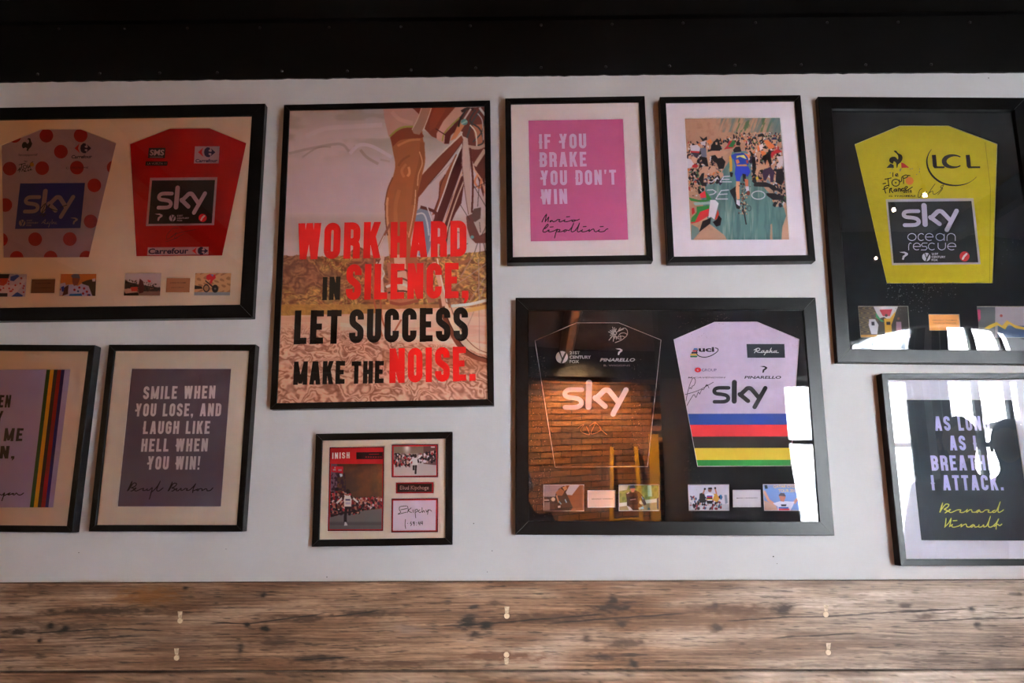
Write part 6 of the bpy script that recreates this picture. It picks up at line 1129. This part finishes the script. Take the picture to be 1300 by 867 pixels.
spots(pic, [(1125, 358, 1215, 378, 110, .2, .5), (1135, 374, 1180, 398, 50, .2, .5), (1128, 210, 1170, 222, 14, .3, .7), (1270, 300, 1296, 335, 24, .14, .28)], c=(110, 112, 112))

# ------------------------------------------------------------------ people standing behind the camera, mirrored in the glass
def person(x, y, h, face, coat, hair, label, arms='down'):
    """skinned body with clothing colours; face = heading in radians (direction they look)"""
    r = empty('person', (x, y, 0)); tag(r, label, 'person', 'people in the room')
    fx, fy = math.cos(face), math.sin(face); sx, sy = -fy, fx; s = h / 1.75
    Pn = lambda side, fwd, z: (x + (sx * side + fx * fwd) * s, y + (sy * side + fy * fwd) * s, z * s)
    V, Ed, Rd = [], [], []
    def add(p, rad, par=None):
        V.append(p); Rd.append(rad * s); i = len(V) - 1
        if par is not None: Ed.append((par, i))
        return i
    pel = add(Pn(0, 0, .95), .15); wst = add(Pn(0, 0, 1.12), .135, pel); ch = add(Pn(0, .01, 1.32), .165, wst); nk0 = add(Pn(0, .0, 1.46), .07, ch); nk = add(Pn(0, .01, 1.53), .055, nk0); hd = add(Pn(0, .02, 1.62), .088, nk); top = add(Pn(0, .01, 1.68), .07, hd)
    for sd in (-1, 1):
        a = add(Pn(.20 * sd, 0, 1.40), .062, ch)
        if arms == 'down': b = add(Pn(.26 * sd, .0, 1.12), .046, a); c = add(Pn(.26 * sd, .08, .88), .034, b); f = add(Pn(.25 * sd, .11, .80), .03, c); fr = [(0, .02), (.015, 0), (-.015, 0), (0, -.02)]; dz = -.085; df = .01
        else: b = add(Pn(.27 * sd, .10, 1.20), .046, a); c = add(Pn(.13 * sd, .17, 1.40), .034, b); f = add(Pn(.075 * sd, .19, 1.46), .03, c); dz = .05; df = .03
        for k in range(4):
            o = (-.024 + .016 * k); g1 = add(Pn((.25 if arms == 'down' else .075) * sd + o * (.3 if arms == 'down' else .5), (.11 if arms == 'down' else .20) + o, (.76 if arms == 'down' else 1.49)), .009, f); add(Pn((.25 if arms == 'down' else .06) * sd + o * .3, (.12 if arms == 'down' else .22) + o, (.76 + dz if arms == 'down' else 1.52) + .006 * abs(k - 1.5)), .008, g1)
        t1 = add(Pn((.22 if arms == 'down' else .05) * sd, (.15 if arms == 'down' else .19), (.80 if arms == 'down' else 1.44)), .011, f); add(Pn((.21 if arms == 'down' else .03) * sd, (.17 if arms == 'down' else .21), (.77 if arms == 'down' else 1.45)), .009, t1)
        hp = add(Pn(.10 * sd, 0, .88), .098, pel); kn = add(Pn(.11 * sd, .02, .50), .062, hp); an = add(Pn(.12 * sd, -.01, .09), .042, kn); add(Pn(.13 * sd, .14, .045), .038, an)
    me = bpy.data.meshes.new('body'); off = origin_of(r); me.from_pydata([tuple(Vector(v) - off) for v in V], Ed, []); me.update()
    o = bpy.data.objects.new('body', me); COL.objects.link(o); o.parent = r
    md = o.modifiers.new('skin', 'SKIN')
    for i, rad in enumerate(Rd): me.skin_vertices[0].data[i].radius = (rad, rad)
    me.skin_vertices[0].data[0].use_root = True; md.use_smooth_shade = True
    o.modifiers.new('sub', 'SUBSURF').levels = 1; o.modifiers['sub'].render_levels = 2
    me.materials.append(material('dark_clothes', coat, .85)); 
    # face and hair
    skn = material('skin', (.45, .26, .18), .55); m = MB(); S, Rn = 16, 10; vs = []
    for j in range(Rn + 1):
        th = math.pi * j / Rn
        for k in range(S):
            ph = 2 * math.pi * k / S; fw = math.cos(ph) * math.sin(th); sd = math.sin(ph) * math.sin(th); z = math.cos(th)
            nose = .018 * max(0, 1 - abs(sd) * 6) * max(0, 1 - abs(z + .1) * 4) * (fw > 0); eye = -.008 * max(0, 1 - abs(abs(sd) - .35) * 6) * max(0, 1 - abs(z - .05) * 8) * (fw > 0); lip = .006 * max(0, 1 - abs(sd) * 3.5) * max(0, 1 - abs(z + .45) * 9) * (fw > 0)
            vs.append(Pn(sd * (.077 - .012 * max(0, -z)), .02 + fw * .096 + nose + eye + lip, 1.635 + z * .118))
    fs = [(j * S + k, j * S + (k + 1) % S, (j + 1) * S + (k + 1) % S, (j + 1) * S + k) for j in range(Rn) for k in range(S)]; m.add(vs, fs); m.build('head', skn, r, True)
    for sd in (-1, 1):
        m = MB(); m.tube([Pn(.076 * sd, .0, 1.66), Pn(.088 * sd, -.01, 1.645), Pn(.085 * sd, .0, 1.60)], [.008, .014, .007], 6); m.build('ear', skn, r, True)
    m = MB(); vs = []
    for j in range(6):
        th = math.pi * .56 * j / 5
        for k in range(S):
            ph = 2 * math.pi * k / S; fw = math.cos(ph) * math.sin(th); dn = 1 if fw < .3 else .62; th2 = th * dn
            vs.append(Pn(math.sin(ph) * math.sin(th2) * .087, .005 + math.cos(ph) * math.sin(th2) * .104, 1.645 + math.cos(th2) * .122))
    m.add(vs, [(j * S + k, j * S + (k + 1) % S, (j + 1) * S + (k + 1) % S, (j + 1) * S + k) for j in range(5) for k in range(S)]); m.build('hair', material('hair', hair, .6), r, True)
    return r
person(-.03, -2.72, 1.60, math.pi / 2, (.02, .02, .022), (.03, .02, .015), 'photographer in dark jacket with raised arms, mirrored in the glass', 'up')
person(2.32, -2.00, 1.86, math.radians(110), (.018, .018, .02), (.02, .015, .012), 'taller dark-clad person near the window, mirrored in the quote print below the yellow jersey')
person(2.74, -2.25, 1.87, math.radians(130), (.02, .022, .03), (.05, .03, .02), 'dark-clad person further right by the window, mirrored beside the taller one')
